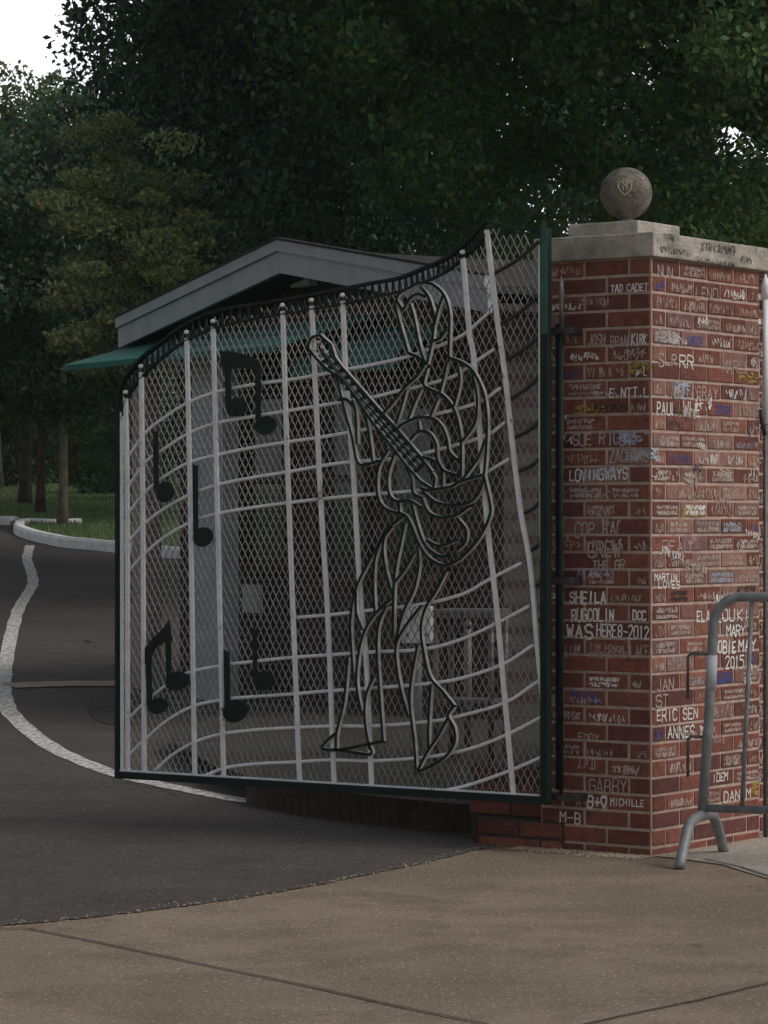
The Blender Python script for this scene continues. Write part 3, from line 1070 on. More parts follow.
# white spear-topped iron post of a fence set against that wall
op = thing('iron_fence_post', 'white spear topped iron fence post with a dark scroll standing against the street wall', 'fence post', loc=tuple(PW.pt(.1, 0)))
OW = .07
ou, oz1 = PW.uz(765.5, 300, OW)
_, ozt = PW.uz(765.5, 274, OW)
_, oz0 = PW.uz(765.5, 424, OW)
MB().tube([PW.pt(ou, oz0, OW), PW.pt(ou, oz1, OW)], .0125, 12).build('shaft', M_BOX, op, smooth=True)
MB().tube([PW.pt(ou, oz1, OW), PW.pt(ou, oz1 + .03, OW), PW.pt(ou, oz1 + .055, OW), PW.pt(ou, ozt, OW)], [.012, .020, .022, .003], 12).build('spear_tip', M_BOX, op, smooth=True)
for py in (297, 322):
    _, z = PW.uz(765.5, py, OW)
    MB().pbox(PW, ou - .035, ou + .36, z - .012, z + .012, OW - .032, OW - .013).build('cross_rail', M_BOX, op, bevel=.003)
MB().tube([PW.pt(ou, oz0 - 1.95 + .2, OW), PW.pt(ou, oz0 - .001, OW)], .010, 10).build('lower_shaft', M_IRON, op, smooth=True)
sp = [PW.pt(ou - .035 + .0, oz0 + .06, OW), PW.pt(ou - .032, oz0 + .01, OW), PW.pt(ou - .005, oz0 - .04, OW), PW.pt(ou + .06, oz0 - .075, OW), PW.pt(ou + .14, oz0 - .09, OW), PW.pt(ou + .34, oz0 - .09, OW)]
MB().tube(sp, .009, 10).build('scroll', M_RUNG, op, smooth=True)
MB().tube([PW.pt(ou + .34, .0, OW), PW.pt(ou + .34, ozt, OW)], .0125, 12).build('end_shaft', M_BOX, op, smooth=True)

# ------------------------------------------------------------------ the gate
hinge = G.pt(G.uz(548, 800)[0], 0)
gate = thing('iron_gate', 'closed wrought iron gate shaped like sheet music with white staves and diamond wire mesh', 'gate', loc=tuple(hinge))
top_px = [(117, 404), (119, 391), (125, 377), (141, 358), (162, 341), (184, 325), (212, 312), (247, 305), (281, 300), (309, 295), (340, 289), (371, 283), (398, 278),
          (421, 269), (442, 260), (459, 248), (472, 236), (485, 221)]
page_px = [(485, 221), (496, 224), (513, 227.5), (530, 230), (541, 230)]
top = smooth_path(gp(top_px), 4)
page = smooth_path(gp(page_px), 4)
bot = gp([(117, 774.5), (547, 800.5)])
fr = MB()
fr.flatbar(G, top, .012, -.01, .022)
fr.flatbar(G, page, .012, -.01, .022)
fr.flatbar(G, gp([(117.5, 404), (117, 775)]), .016, -.012, .022)
fr.flatbar(G, bot, .030, -.022, .032)
fr.build('outer_frame', M_FRAME, gate)
MB().flatbar(G, gp([(120, 770.5), (545, 796)]), .009, .004, .018).build('bottom_bar', M_WHITE, gate)
inner = smooth_path(gp([(120.5, 420), (126.5, 397), (141, 377), (163, 356), (186, 340), (213, 328), (247, 320), (282, 314), (311, 309), (342, 304), (372, 297), (400, 291), (423, 282),
                        (446, 271), (463, 257), (476, 246), (486, 234)]), 4)
MB().flatbar(G, inner, .007, -.006, .016).build('inner_rail', M_FRAME, gate)
# perforated strip between the two rails
ps = MB()
for i in range(2, len(inner) - 2):
    a, b = inner[i], inner[i + 1]
    for s in (0.0, .5):
        u = a[0] + (b[0] - a[0]) * s
        z = a[1] + (b[1] - a[1]) * s
        j = min(range(len(top)), key=lambda q: abs(top[q][0] - u))
        ps.flatbar(G, [(u, z), (top[j][0] + .004, top[j][1])], .004, -.004, .004)
ps.build('perforated_strip', M_FRAME, gate)
post_u = G.uz(544, 500, .03)[0]
zt_, zb_ = G.uz(544, 229)[1], G.uz(546, 801)[1]
MB().pbox(G, post_u - .016, post_u + .020, zb_ - .005, zt_, -.002, .030).build('hinge_post', M_FRAME, gate, bevel=.003)
MB().pbox(G, post_u - .015, post_u + .012, G.uz(544, 335)[1], zt_ - .002, .0302, .033).build('lit_green_patch', M_TEAL, gate)  # brighter green paints in the light on the upper post

# the diamond wire, clipped to the outline
tu = np.array([p[0] for p in (top + page)][::-1])
tz = np.array([p[1] for p in (top + page)][::-1])
o_ = np.argsort(tu)
tu, tz = tu[o_], tz[o_]
umin, umax = post_u + .02, G.uz(118, 600)[0]


def zbot(u):
    return float(np.interp(u, [bot[1][0], bot[0][0]], [bot[1][1], bot[0][1]]))


DW, DH, SW = .0330, .059, .00135
wm = MB()
ncol = int((umax - umin) / DW * 2)
rows = int(2.4 / DH * 2)
zs = .1


def node(i, j):
    return umin + i * DW / 2, zs + j * DH / 2


for i in range(ncol):
    for j in range(rows):
        if (i + j) % 2:
            p, q = node(i, j), node(i + 1, j + 1)
        else:
            p, q = node(i, j + 1), node(i + 1, j)
        mid = ((p[0] + q[0]) / 2, (p[1] + q[1]) / 2)
        if zbot(mid[0]) + .005 < mid[1] < np.interp(mid[0], tu, tz) - .03 and mid[0] < umax - .004:
            d = Vector((q[0] - p[0], q[1] - p[1]))
            l = d.length
            ou, oz = -d[1] / l * SW, d[0] / l * SW
            w = -.008
            vs = [G.pt(p[0] + ou, p[1] + oz, w), G.pt(p[0] - ou, p[1] - oz, w), G.pt(q[0] - ou, q[1] - oz, w), G.pt(q[0] + ou, q[1] + oz, w),
                  G.pt(p[0] + ou, p[1] + oz, w - .004), G.pt(p[0] - ou, p[1] - oz, w - .004), G.pt(q[0] - ou, q[1] - oz, w - .004), G.pt(q[0] + ou, q[1] + oz, w - .004)]
            wm.add(vs, [(0, 1, 2, 3), (0, 3, 7, 4), (1, 5, 6, 2), (4, 7, 6, 5)])
wm.build('wire_mesh', M_WIRE, gate)

VERT = [[(121, 412), (121.5, 770)], [(125, 398), (126.5, 500), (127, 772)], [(140.5, 372), (142, 500), (143.5, 773)], [(186, 338), (189.5, 500), (194, 776)],
        [(212.5, 327), (216, 480), (223, 778)], [(282, 311), (288, 500), (299, 783)], [(311, 306), (320, 500), (327, 615), (333.5, 785)],
        [(342, 301), (345, 369), (352, 464), (354.5, 505), (359, 585), (366, 669), (371, 787)],
        [(462, 258), (464, 275), (469, 335), (474, 366), (486, 517), (496, 608), (504.5, 703), (513, 797)],
        [(486, 230), (496, 315), (504.5, 376), (511, 437), (520, 511), (530, 568), (537, 649), (542, 700), (545, 757)],
        [(539.5, 245), (540.5, 500), (546, 797)]]
for i, v in enumerate(VERT):
    pts = smooth_path(gp(v), 5)
    wd = .012 if i in (0, 10) else .0185
    b = MB().flatbar(G, pts, wd, .004, .016).build('upright_bar', M_WHITE, gate)
    if 1 <= i <= 8:
        tx, ty = v[0]
        u, z = G.uz(tx - .3, ty - 6, .03)
        s = MB()
        s.tube([G.pt(u, z, .02), G.pt(u, z, .034)], [.0095, .0075], 12)
        s.build('rivet', M_WHITE, b)

STAVE = [
    [(126, 459), (145, 433), (162, 419), (187, 403), (216, 392), (250, 385), (287, 380), (318, 375), (349, 369), (380, 363), (406, 357), (430, 349), (455, 339), (469, 330), (489, 312)],
    [(126, 489), (145, 462.5), (162, 450), (189, 433), (217, 423), (256, 416), (287, 411), (336, 403), (369, 398), (398, 391), (421, 386), (454, 376), (474, 362.5), (494, 349)],
    [(126, 516), (145, 492), (165, 476), (189, 462.5), (217, 455), (250, 448), (287, 442), (319, 437.5), (345, 433), (390, 425), (432, 415), (477, 403), (500, 388)],
    [(126, 544), (145, 523), (165, 508), (189, 495), (217, 485), (250, 478), (287, 472), (340, 463), (391, 459), (421, 454), (482, 437), (505, 422)],
    [(127, 573), (145, 553), (166, 536), (191, 522), (216, 514), (250, 508), (287, 503), (340, 497), (411, 491), (450, 485), (482, 474), (509, 459)],
    [(297, 617.5), (334, 614.5), (372, 610), (410, 606), (438, 601), (465, 593), (489, 579.5), (521, 563)],
    [(128, 719), (145, 702), (165, 686), (187, 673), (222, 665.5), (250, 662), (287, 658), (328, 655), (374, 652), (425, 649), (462, 639), (496, 623.5), (529, 606)],
    [(128, 756), (145, 739), (169, 719), (194, 706), (222, 700), (250, 697), (294, 694), (328, 691), (374, 688), (425, 684), (462, 678), (503, 664), (533, 645)],
    [(155, 770), (172, 755), (195, 742), (222, 734), (255, 730), (297, 727.5), (340, 726), (374, 726), (425, 722), (455, 717), (504, 703), (538, 681)],
    [(204, 776), (225, 768), (256, 764), (297, 762), (331, 760), (371, 761), (428, 757), (469, 749), (506, 735), (541, 717)],
    [(443, 791), (472, 784), (509, 771), (545, 755.5)]]
for v in STAVE:
    pts = [G.pt(u, z, -.002) for u, z in smooth_path(gp(v, 0), 5)]
    MB().tube(pts, .0072, 8).build('stave_rod', M_WHITE, gate, smooth=True)
RUNG = [((490, 274), (537, 241)), ((496, 325), (541, 291)), ((501, 361), (542, 331)), ((506, 400), (542, 371)), ((513, 437), (542, 416)), ((516, 471), (542, 454)),
        ((521, 513), (542, 497)), ((525, 552), (543, 536)), ((529, 588), (543, 575)), ((532, 622), (543, 612)), ((538, 659), (544, 653))]
for a, b in RUNG:
    m_ = ((a[0] + b[0]) / 2, (a[1] + b[1]) / 2 + 3)
    pts = [G.pt(u, z, -.002) for u, z in smooth_path(gp([a, m_, b]), 5)]
    MB().tube(pts, .0082, 8).build('page_rod', M_RUNG, gate, smooth=True)


# the dark music notes
def head(cx, cy, rx, ry):
    tilt = .5
    return [(cx + rx * math.cos(a) * 1.0, cy - ry * math.sin(a) - tilt * (rx * math.cos(a)) * .25) for a in np.linspace(0, 2 * math.pi, 20, endpoint=False)]


NOTES = [
    [[(220, 351.5), (228, 351), (238, 352.5), (249, 356), (259, 361), (261, 371), (250, 369), (238, 368), (231, 369), (222, 367)], [(224.5, 362), (230, 362), (231, 408), (226, 410)], head(236.5, 407, 10.5, 9.5),
     [(255.5, 366), (260.8, 366), (260.5, 424), (256, 424)], head(266, 425.5, 10.5, 9.5)],
    [[(153, 430), (157.5, 432), (158, 490), (154, 490)], head(165, 492, 8.5, 10.5)],
    [[(192.5, 464), (197.3, 466), (197.5, 540), (193.5, 540)], head(203, 537, 9.8, 9.8)],
    [[(145, 648), (153, 638), (162, 630), (169, 620), (171.5, 642), (163, 643), (155, 648), (151, 656), (150, 664), (145, 664)], [(145.5, 656), (150.5, 656), (151.5, 706), (147, 706)], head(158, 706, 9.5, 8),
     [(165.5, 636), (170.7, 636), (171, 680), (167, 680)], head(177, 681, 11.5, 9.5)],
    [[(223.5, 650), (228.8, 652), (229.5, 706), (224.5, 706)], head(235, 711, 12, 11.5)],
    [[(252.3, 628), (256, 630), (256.5, 680), (253, 680)], head(264, 680.5, 9.8, 9.8)]]
for nt_ in NOTES:
    mb = MB()
    for k, poly in enumerate(nt_):
        mb.plate(G, gp(poly, .024), .018 + k * .0007, .026 + k * .0007)
    mb.build('music_note', M_FRAME, gate)

# the player with a guitar, in flat bars on edge (a plain outline figure)
BODY = [
    # head and hair
    [(411, 287), (417, 283.5), (425, 282.5), (432, 284), (441, 291), (446.5, 301), (449.5, 317), (449, 340), (448.8, 357.5)],
    [(411, 287), (400, 293), (396.5, 300), (395.6, 307.5), (400, 325), (408, 353)],
    [(396.5, 300), (403, 309), (409.5, 299), (417, 294), (424, 296)], [(409.7, 303.6), (413.6, 317), (418, 339), (421.4, 353), (425, 362)],
    [(421, 287), (428.5, 297), (432, 307), (434, 317), (433, 336), (430, 351), (427, 364)], [(443, 296), (438, 310), (434, 326)], [(446, 330), (440, 338), (433, 341)],
    [(408, 353), (418, 357), (425, 363)],
    # shoulders, jacket and arms
    [(448.8, 357.5), (461, 362), (472, 370), (480, 384), (485, 400), (487, 425), (486, 453), (484, 475)], [(425, 364), (417, 376), (405, 387), (392.5, 403), (378, 419)],
    [(427, 368), (423.5, 384), (431.6, 390), (442.5, 395), (452, 406), (457.5, 420), (461, 442), (461, 477)], [(447, 362), (444, 376), (440, 392)], [(458, 367), (459.5, 382), (454, 406)],
    [(472, 372), (477, 398), (475.5, 421), (468, 434), (461, 442)], [(421, 388), (414, 404), (408, 420)], [(406, 390), (401, 408), (396, 424)], [(438, 398), (430, 417)],
    [(485, 440), (478, 458), (463, 479)],
    # fretting arm
    [(337.5, 378), (341, 395), (346, 415), (352, 437), (357, 461), (365, 465), (378, 461)], [(352, 400), (355.5, 412), (357, 444)], [(366, 418), (369, 434), (372.5, 461)], [(338, 400), (346, 399), (352, 405)],
    # trousers
    [(403, 516), (387, 530), (378, 545), (365, 569), (356, 589), (350.5, 621), (353, 672)], [(356, 591), (356.5, 613), (362.5, 630)], [(384, 533), (375, 559), (373.5, 589), (375, 613)],
    [(392, 526.5), (383.5, 540), (384.5, 564), (390.6, 589)], [(404.6, 523), (401, 541), (394.5, 577), (393, 633)], [(417.5, 547), (418.7, 564), (414, 589), (403, 613), (395.5, 642.6)],
    [(414, 553), (405, 569), (395, 582)], [(446, 571), (437, 589), (425.5, 608), (421, 628), (423.6, 652), (430, 677), (442, 691), (454, 706)],
    [(421, 606), (403, 630), (395.5, 650), (400, 686.6), (408, 716)], [(417.5, 645), (411, 682), (410, 706), (414, 740), (416, 769)], [(431, 684), (428.5, 723), (428.5, 749)],
    [(391, 599), (376, 613), (365, 630), (359, 652), (356.4, 682), (361, 711)], [(386, 606), (378.5, 625), (377, 652), (380, 699), (383, 741)], [(348, 657), (344, 701), (337, 730.5), (336, 747.6)],
    [(373.5, 677), (366, 696), (365, 721), (370, 750)],
    # shoes
    [(336, 733), (329, 739), (322, 748), (337, 750), (355, 747), (369, 744), (383, 741.5)], [(334, 749), (352, 752), (371, 754), (369, 744)],
    [(454, 706), (448, 716), (454, 728), (454.5, 743), (445, 757), (431, 766), (417.5, 772)], [(417.5, 771), (427, 752.5), (438, 736), (448, 718)],
]
GUITAR = [
    [(396, 430), (404.6, 423), (419, 417.5), (433, 418.5), (441.5, 426), (447, 439), (449, 451), (456, 459)], [(410, 440), (418.7, 431.6), (429, 433), (436, 444), (437, 458), (443, 470), (456, 475)],
    [(418, 421), (419.5, 431)], [(422, 457), (433, 460), (441.5, 468.5), (442, 488)], [(427, 469), (434.5, 477), (433.6, 488)], [(420, 488), (428, 490), (450, 487), (459, 482), (482, 475)],
    [(422, 491), (436, 502), (454, 505), (470, 502), (480, 491), (484, 476)], [(422, 498), (427.5, 511), (438, 517), (454, 516), (470, 506)], [(394, 455), (388, 475), (389, 493), (396, 501), (410, 501), (420, 507)],
    [(388, 450), (378, 469), (377.6, 495), (386, 509), (404.6, 515), (411.6, 526), (419, 544), (429, 558), (443, 565), (457, 561), (473, 546), (484, 530), (490.7, 512), (489, 498), (484, 476)],
    [(412, 505), (418.7, 530), (426, 546), (438, 555.5), (449, 556)], [(457, 518), (466, 530), (465, 542), (457, 550)], [(406, 467), (411.6, 479), (413.4, 493), (422, 498)], [(426, 540), (440, 546), (456, 540)],
    [(399, 503), (399.5, 514)],
]
fig = MB()
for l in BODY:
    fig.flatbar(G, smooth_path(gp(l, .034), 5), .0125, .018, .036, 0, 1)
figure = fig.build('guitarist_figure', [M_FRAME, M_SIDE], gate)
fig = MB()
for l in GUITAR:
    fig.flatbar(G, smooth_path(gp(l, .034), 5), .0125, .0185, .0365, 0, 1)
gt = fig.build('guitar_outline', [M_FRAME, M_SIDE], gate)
up = [(312.5, 337), (320, 335), (331, 345), (335, 357.5), (341, 366), (347, 373), (381, 412), (394, 426), (408, 442), (420, 456), (432, 472)]
lo = [(312.5, 337), (309, 343), (309, 349), (316, 358), (328, 370), (341, 378), (350, 389), (362.5, 407.5), (373, 423), (394, 449), (406, 465), (420, 481), (431, 488)]
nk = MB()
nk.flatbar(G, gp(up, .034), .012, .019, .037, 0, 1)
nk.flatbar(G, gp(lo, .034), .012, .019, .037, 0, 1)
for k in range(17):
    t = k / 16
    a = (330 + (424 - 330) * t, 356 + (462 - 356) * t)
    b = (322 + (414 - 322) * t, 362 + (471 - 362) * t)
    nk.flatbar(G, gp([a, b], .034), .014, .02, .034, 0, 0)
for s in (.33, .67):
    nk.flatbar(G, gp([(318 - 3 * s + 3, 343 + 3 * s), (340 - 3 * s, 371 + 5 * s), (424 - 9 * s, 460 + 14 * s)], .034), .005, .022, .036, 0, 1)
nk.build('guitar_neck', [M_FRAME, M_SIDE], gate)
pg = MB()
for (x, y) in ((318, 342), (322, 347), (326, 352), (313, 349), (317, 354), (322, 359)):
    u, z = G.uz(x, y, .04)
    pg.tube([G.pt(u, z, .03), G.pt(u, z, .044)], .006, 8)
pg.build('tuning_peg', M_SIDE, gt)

# hinge rod with a spear tip on the pillar's drive face
rod = thing('hinge_rod', 'dark iron hinge rod with a spear tip bracketed to the pillar beside the gate', 'hinge rod', loc=tuple(G.pt(G.uz(558, 800)[0], 0)))
ru = G.uz(558.5, 500)[0]
rz0, rz1, rzt = G.uz(558, 796)[1], G.uz(558, 318)[1], G.uz(558, 275)[1]
MB().tube([G.pt(ru, rz0, -.02), G.pt(ru, rz1, -.02)], .0085, 10).build('shaft', M_FRAME, rod, smooth=True)
MB().tube([G.pt(ru, rz1, -.02), G.pt(ru, rz1 + .055, -.02), G.pt(ru, rz1 + .075, -.02), G.pt(ru, rz1 + .09, -.02), G.pt(ru, rzt, -.02)], [.008, .009, .011, .016, .002], 10).build('spear_tip', M_IRON, rod, smooth=True)
for (py, a, b) in ((331, 541, 569), (581, 552, 569), (797, 548, 575)):
    u0, z = G.uz(a, py)
    u1, _ = G.uz(b, py)
    bb = MB().pbox(G, u1, u0, z - .013, z + .013, -.03, -.012)
    bb.pbox(G, u1 + .01, u1 + .045, z - .013, z + .013, -.112, -.0305)
    bb.build('bracket', M_RUNG, rod, bevel=.002)
u0, _ = G.uz(556, 500)
MB().pbox(G, u0 - .001, u0 + .022, rz0 + .02, rz1 - .02, -.045, -.03).build('dark_gap_strip', M_FRAME, rod)  # dark strip filling the gap between gate post and rod

# ------------------------------------------------------------------ planting bed with its low brick kerb under the gate
bed_px = [(478, 836), (440, 833), (400, 829), (350, 823), (300, 816), (262, 809), (246, 804)]
bp = [ground_hit(*p) for p in bed_px]
pts = [Vector((x, y, 0)) for x, y in smooth_path([(p.x, p.y) for p in bp], 5)]
ke = thing('brick_edging', 'low dark brick edging curving from the pillar under the gate', 'edging', loc=tuple(bp[0]))
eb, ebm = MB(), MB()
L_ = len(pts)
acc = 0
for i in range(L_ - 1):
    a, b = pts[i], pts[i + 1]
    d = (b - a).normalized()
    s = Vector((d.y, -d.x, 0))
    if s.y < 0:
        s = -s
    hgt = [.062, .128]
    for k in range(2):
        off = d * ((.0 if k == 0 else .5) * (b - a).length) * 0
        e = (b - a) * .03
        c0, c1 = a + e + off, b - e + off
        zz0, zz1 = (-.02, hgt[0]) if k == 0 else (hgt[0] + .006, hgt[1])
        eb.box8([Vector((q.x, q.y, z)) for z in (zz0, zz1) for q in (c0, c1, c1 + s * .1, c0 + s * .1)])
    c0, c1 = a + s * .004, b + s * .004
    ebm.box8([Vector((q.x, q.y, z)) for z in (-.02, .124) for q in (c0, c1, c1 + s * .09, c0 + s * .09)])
eb.build('edging_bricks', mat('shaded_brick', (.055, .032, .027), .9, var=.5, scale=18, bump=.5), ke)  # shade under the gate is put into the brick tone
ebm.build('edging_mortar', mat('shaded_mortar', (.06, .05, .045), .95, var=.3), ke)  # mortar tone carries the same painted shade
# one course of red brick runs on from the pillar's foot
fc = thing('brick_footing', 'single course of red brick running from the foot of the pillar under the gate', 'footing', loc=tuple(FL.pt(.66, 0)))
bricks_v, bricks_f, bricks_t = [], [], []
PF = Plane((FL.pt(0, 0, .012).x, FL.pt(0, 0, .012).y), TL, NL)
for a_, b_ in ((.40, .603), (.603, .806)):
    brick(PF, a_, b_, .040, .108)
    brick(PF, a_ - .1 if a_ > .5 else a_, b_ - .1 if b_ < .7 else b_, -.028, .040)
PB_ = Plane((FL.pt(0, 0, -.10).x, FL.pt(0, 0, -.10).y), TL, NL)
for k_ in range(3):
    for a_ in (.52, .62, .72, .82) if k_ % 2 else (.52, .72):
        brick(PB_, a_, a_ + (.1 if k_ % 2 else .2), .108 + .0677 * k_, .108 + .0677 * (k_ + 1))
fo = mesh('brickwork', bricks_v, bricks_f, M_BRICK, fc)
at = fo.data.attributes.new('tone', 'FLOAT_COLOR', 'FACE')
at.data.foreach_set('color', np.array([(*t, 1) for t in bricks_t], np.float32).ravel())
MB().pbox(PF, .40, .806, -.05, .1075, -.001, -.11).pbox(PB_, .515, .915, -.05, .311, -.001, -.12).build('mortar_bed', MATS['shaded_mortar'], fc)
bed = [Vector((p.x, p.y, 0)) for p in pts]
back = [Vector((bed[-1].x - .2, 15.0, 0)), Vector((-1.2, 17.0, 0)), Vector((-1.0, 19.0, 0)), Vector((3.5, 19.0, 0)), Vector((3.5, 13.4, 0)), Vector((1.2, 12.95, 0))]
vs = [(p.x + .02, p.y + .05, .121) for p in bed] + [(p.x, p.y, .121) for p in back]
tag(mesh('planting_bed', vs, [tuple(range(len(vs)))], M_SOIL), kind='structure')
# conduit stubs rising under the gate
for px in (443, 451):
    p = ground_hit(px, 829)
    c = thing('conduit_stub', ('grey conduit pipe under the gate, left one of the close pair' if px == 443 else 'grey conduit pipe under the gate, right one of the close pair'), 'pipe', 'conduit pipes under the gate', tuple(p))
    MB().tube([p + Vector((0, -.03, 0)), p + Vector((0, -.03, .16))], .013, 10).build('pipe', M_GALV, c, smooth=True)
    MB().tube([p + Vector((0, -.03, .10)), p + Vector((0, -.03, .13))], .017, 10).build('coupling', M_GALV, c, smooth=True)

# ------------------------------------------------------------------ guard house
B0, B1 = Vector((-1.89, 22.0, 0)), Vector((.557, 18.0, 0))
bt = (B1 - B0).normalized()
bn = Vector((bt.y, -bt.x, 0))
if bn.x > 0:
    bn = -bn
BL = (B1 - B0).length
H = Plane(B0, bt, bn)            # plane of the gable trim
house = thing('guard_house', 'small brick guard house with a low pale gable and green awning behind the gate', 'guard house', loc=tuple(B0.lerp(B1, .5)))
EZ, PZ = 2.735, 3.115
WB = -.35                        # wall stands back under the eaves
gz = 0.0
wl = MB()
poly = [(.28, gz), (BL - .28, gz), (BL - .28, EZ - .16), (BL / 2, PZ - .16), (.28, EZ - .16)]
n = len(poly)
wl.v += [H.pt(u, z, WB) for u, z in poly] + [H.pt(u, z, WB - 3.2) for u, z in poly]
wl.f += [tuple(range(n)), tuple(range(n, 2 * n))[::-1]] + [(i, n + i, n + (i + 1) % n, (i + 1) % n) for i in range(n)]
wl.mi += [0] * (n + 2)
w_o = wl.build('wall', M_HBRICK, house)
# rotate-free brick mapping needs the wall's own axes: give the object the wall's rotation and undo it in the mesh
ang = math.atan2(bt.y, bt.x)
w_o.data.transform(Matrix.Translation(-B0))
w_o.data.transform(Matrix.Rotation(-ang, 4, 'Z'))
w_o.rotation_euler = (0, 0, ang)
w_o.location = B0 - house.location

rf = MB()
for s in (0, 1):
    ua, ub = (.03, BL / 2) if s == 0 else (BL + .12, BL / 2)
    sl = (PZ - EZ) / (BL / 2)
    za, zb2 = EZ - .12 * sl - .10, PZ - .10
    for (u0, z0, u1, z1) in ((ua, za, ub, zb2),):
        rf.box8([H.pt(u0, z0 - .0, -.021), H.pt(u1, z1 - .0, -.021), H.pt(u1, z1, -3.7), H.pt(u0, z0, -3.7),
                 H.pt(u0, z0 + .045, -.021), H.pt(u1, z1 + .045, -.021), H.pt(u1, z1 + .045, -3.7), H.pt(u0, z0 + .045, -3.7)])
rf.build('roof', M_SHINGLE, house)


def rake(mb, u0, u1, dz0, dz1, w0, w1):
    sl = (PZ - EZ) / (BL / 2)

    def zz(u):
        return EZ + sl * (u if u < BL / 2 else BL - u)
    mb.box8([H.pt(u0, zz(u0) + dz0, w0), H.pt(u1, zz(u1) + dz0, w0), H.pt(u1, zz(u1) + dz0, w1), H.pt(u0, zz(u0) + dz0, w1),
             H.pt(u0, zz(u0) + dz1, w0), H.pt(u1, zz(u1) + dz1, w0), H.pt(u1, zz(u1) + dz1, w1), H.pt(u0, zz(u0) + dz1, w1)])


for u0, u1 in ((.03, BL / 2 - .001), (BL / 2 + .001, BL + .10)):
    fa = MB()
    rake(fa, u0, u1, -.215, -.075, -.02, .012)
    rake(fa, u0, u1, -.073, -.003, -.02, .034)
    fa.build('fascia_board', M_FASCIA, house)
    de = MB()
    rake(de, u0, u1, -.002, .014, -.025, .042)
    de.build('drip_edge', M_SHINGLE, house)
    so = MB()
    rake(so, u0, u1, -.20, -.16, WB - .002, -.021)
    so.build('soffit', M_DARKWOOD, house)
li = MB()
u, z = H.uz(301, 281, WB + .07)
li.pbox(H, u - .14, u + .10, z - .035, z + .03, WB + .002, WB + .07)
li.build('gable_light', M_PAPER, house)


def awning(name, u0, u1, ztop, zlow, proj, drop):
    aw = MB()
    W0 = WB + .003
    nseg = 14
    for (i) in range(1):
        aw.box8([H.pt(u0, ztop, W0), H.pt(u1, ztop, W0), H.pt(u1, zlow, W0 + proj), H.pt(u0, zlow, W0 + proj),
                 H.pt(u0, ztop + .02, W0), H.pt(u1, ztop + .02, W0), H.pt(u1, zlow + .02, W0 + proj), H.pt(u0, zlow + .02, W0 + proj)])
    a = aw.build(name, M_AWN, house)
    va = MB()
    va.pbox(H, u0, u1, zlow - drop, zlow - .001, W0 + proj - .004, W0 + proj + .008)
    va.build('valance', M_AWN, a)
    return a





def hpx(px, py, w=WB):
    Q = Plane(H.pt(0, 0, w), (bt.x, bt.y), (bn.x, bn.y))
    return Q.uz(px, py)


awning('awning', .05, BL - 1.6, 2.60, 2.37, .80, .02)
awning('door_awning', hpx(300, 340, .1)[0], hpx(402, 340, .1)[0], 2.50, 2.30, .5, .09)

# white corner post, windows, door and paper notices on the gable wall
u0 = hpx(192, 500, WB + .45)[0]
u1 = hpx(223, 500, WB + .45)[0]
MB().pbox(H, u0, u1, .05, 2.42, WB + .33, WB + .45).build('porch_post', M_FASCIA, house)
u0, u1 = hpx(132, 500, WB + .45)[0], hpx(146, 500, WB + .45)[0]
MB().pbox(H, u0, u1, .05, 2.30, WB + .33, WB + .45).build('porch_post', mat('grey_pink_paint', (.30, .25, .25), .6), house)
for (pa, pb, ya, yb) in ((236, 292, 392, 570), (318, 372, 372, 585)):
    ua, ub = hpx(pa, 480)[0], hpx(pb, 480)[0]
    zt2, zb2 = hpx((pa + pb) / 2, ya)[1], hpx((pa + pb) / 2, yb)[1]
    wf = MB()
    t = .05
    for (a, b, c, d) in ((ua, ua + t, zb2, zt2), (ub - t, ub, zb2, zt2)):
        wf.pbox(H, a, b, c, d, WB + .002, WB + .05)
    wf.pbox(H, ua + t + .001, ub - t - .001, zt2 - t, zt2, WB + .002, WB + .05).pbox(H, ua + t + .001, ub - t - .001, zb2, zb2 + t, WB + .002, WB + .05)
    wf.pbox(H, ua + t + .001, ub - t - .001, (zt2 + zb2) / 2 - .02, (zt2 + zb2) / 2 + .02, WB + .004, WB + .045)
    wo = wf.build('window', M_DARKWOOD, house)
    MB().pbox(H, ua + t + .001, ub - t - .001, zb2 + t + .001, (zt2 + zb2) / 2 - .021, WB + .006, WB + .02).pbox(H, ua + t + .001, ub - t - .001, (zt2 + zb2) / 2 + .021, zt2 - t - .001, WB + .006, WB + .02).build('pane', M_GLASS, wo)
ua, ub = hpx(392, 480)[0], hpx(452, 480)[0]
dz = hpx(420, 385)[1]
do = MB().pbox(H, ua, ub, .12, dz, WB + .002, WB + .05).build('door', M_DARKWOOD, house)
MB().pbox(H, ua + .15, ub - .15, .95, dz - .15, WB + .0505, WB + .058).build('pane', M_GLASS, do)
MB().tube([H.pt(ub - .08, .95, WB + .05), H.pt(ub - .08, .95, WB + .11)], .025, 10).build('knob', M_IRON, do)
u, z = hpx(254, 598)
no = MB().pbox(H, u - .13, u + .13, z - .10, z + .09, WB + .002, WB + .02)
no.build('paper_notice', M_PAPER, house)

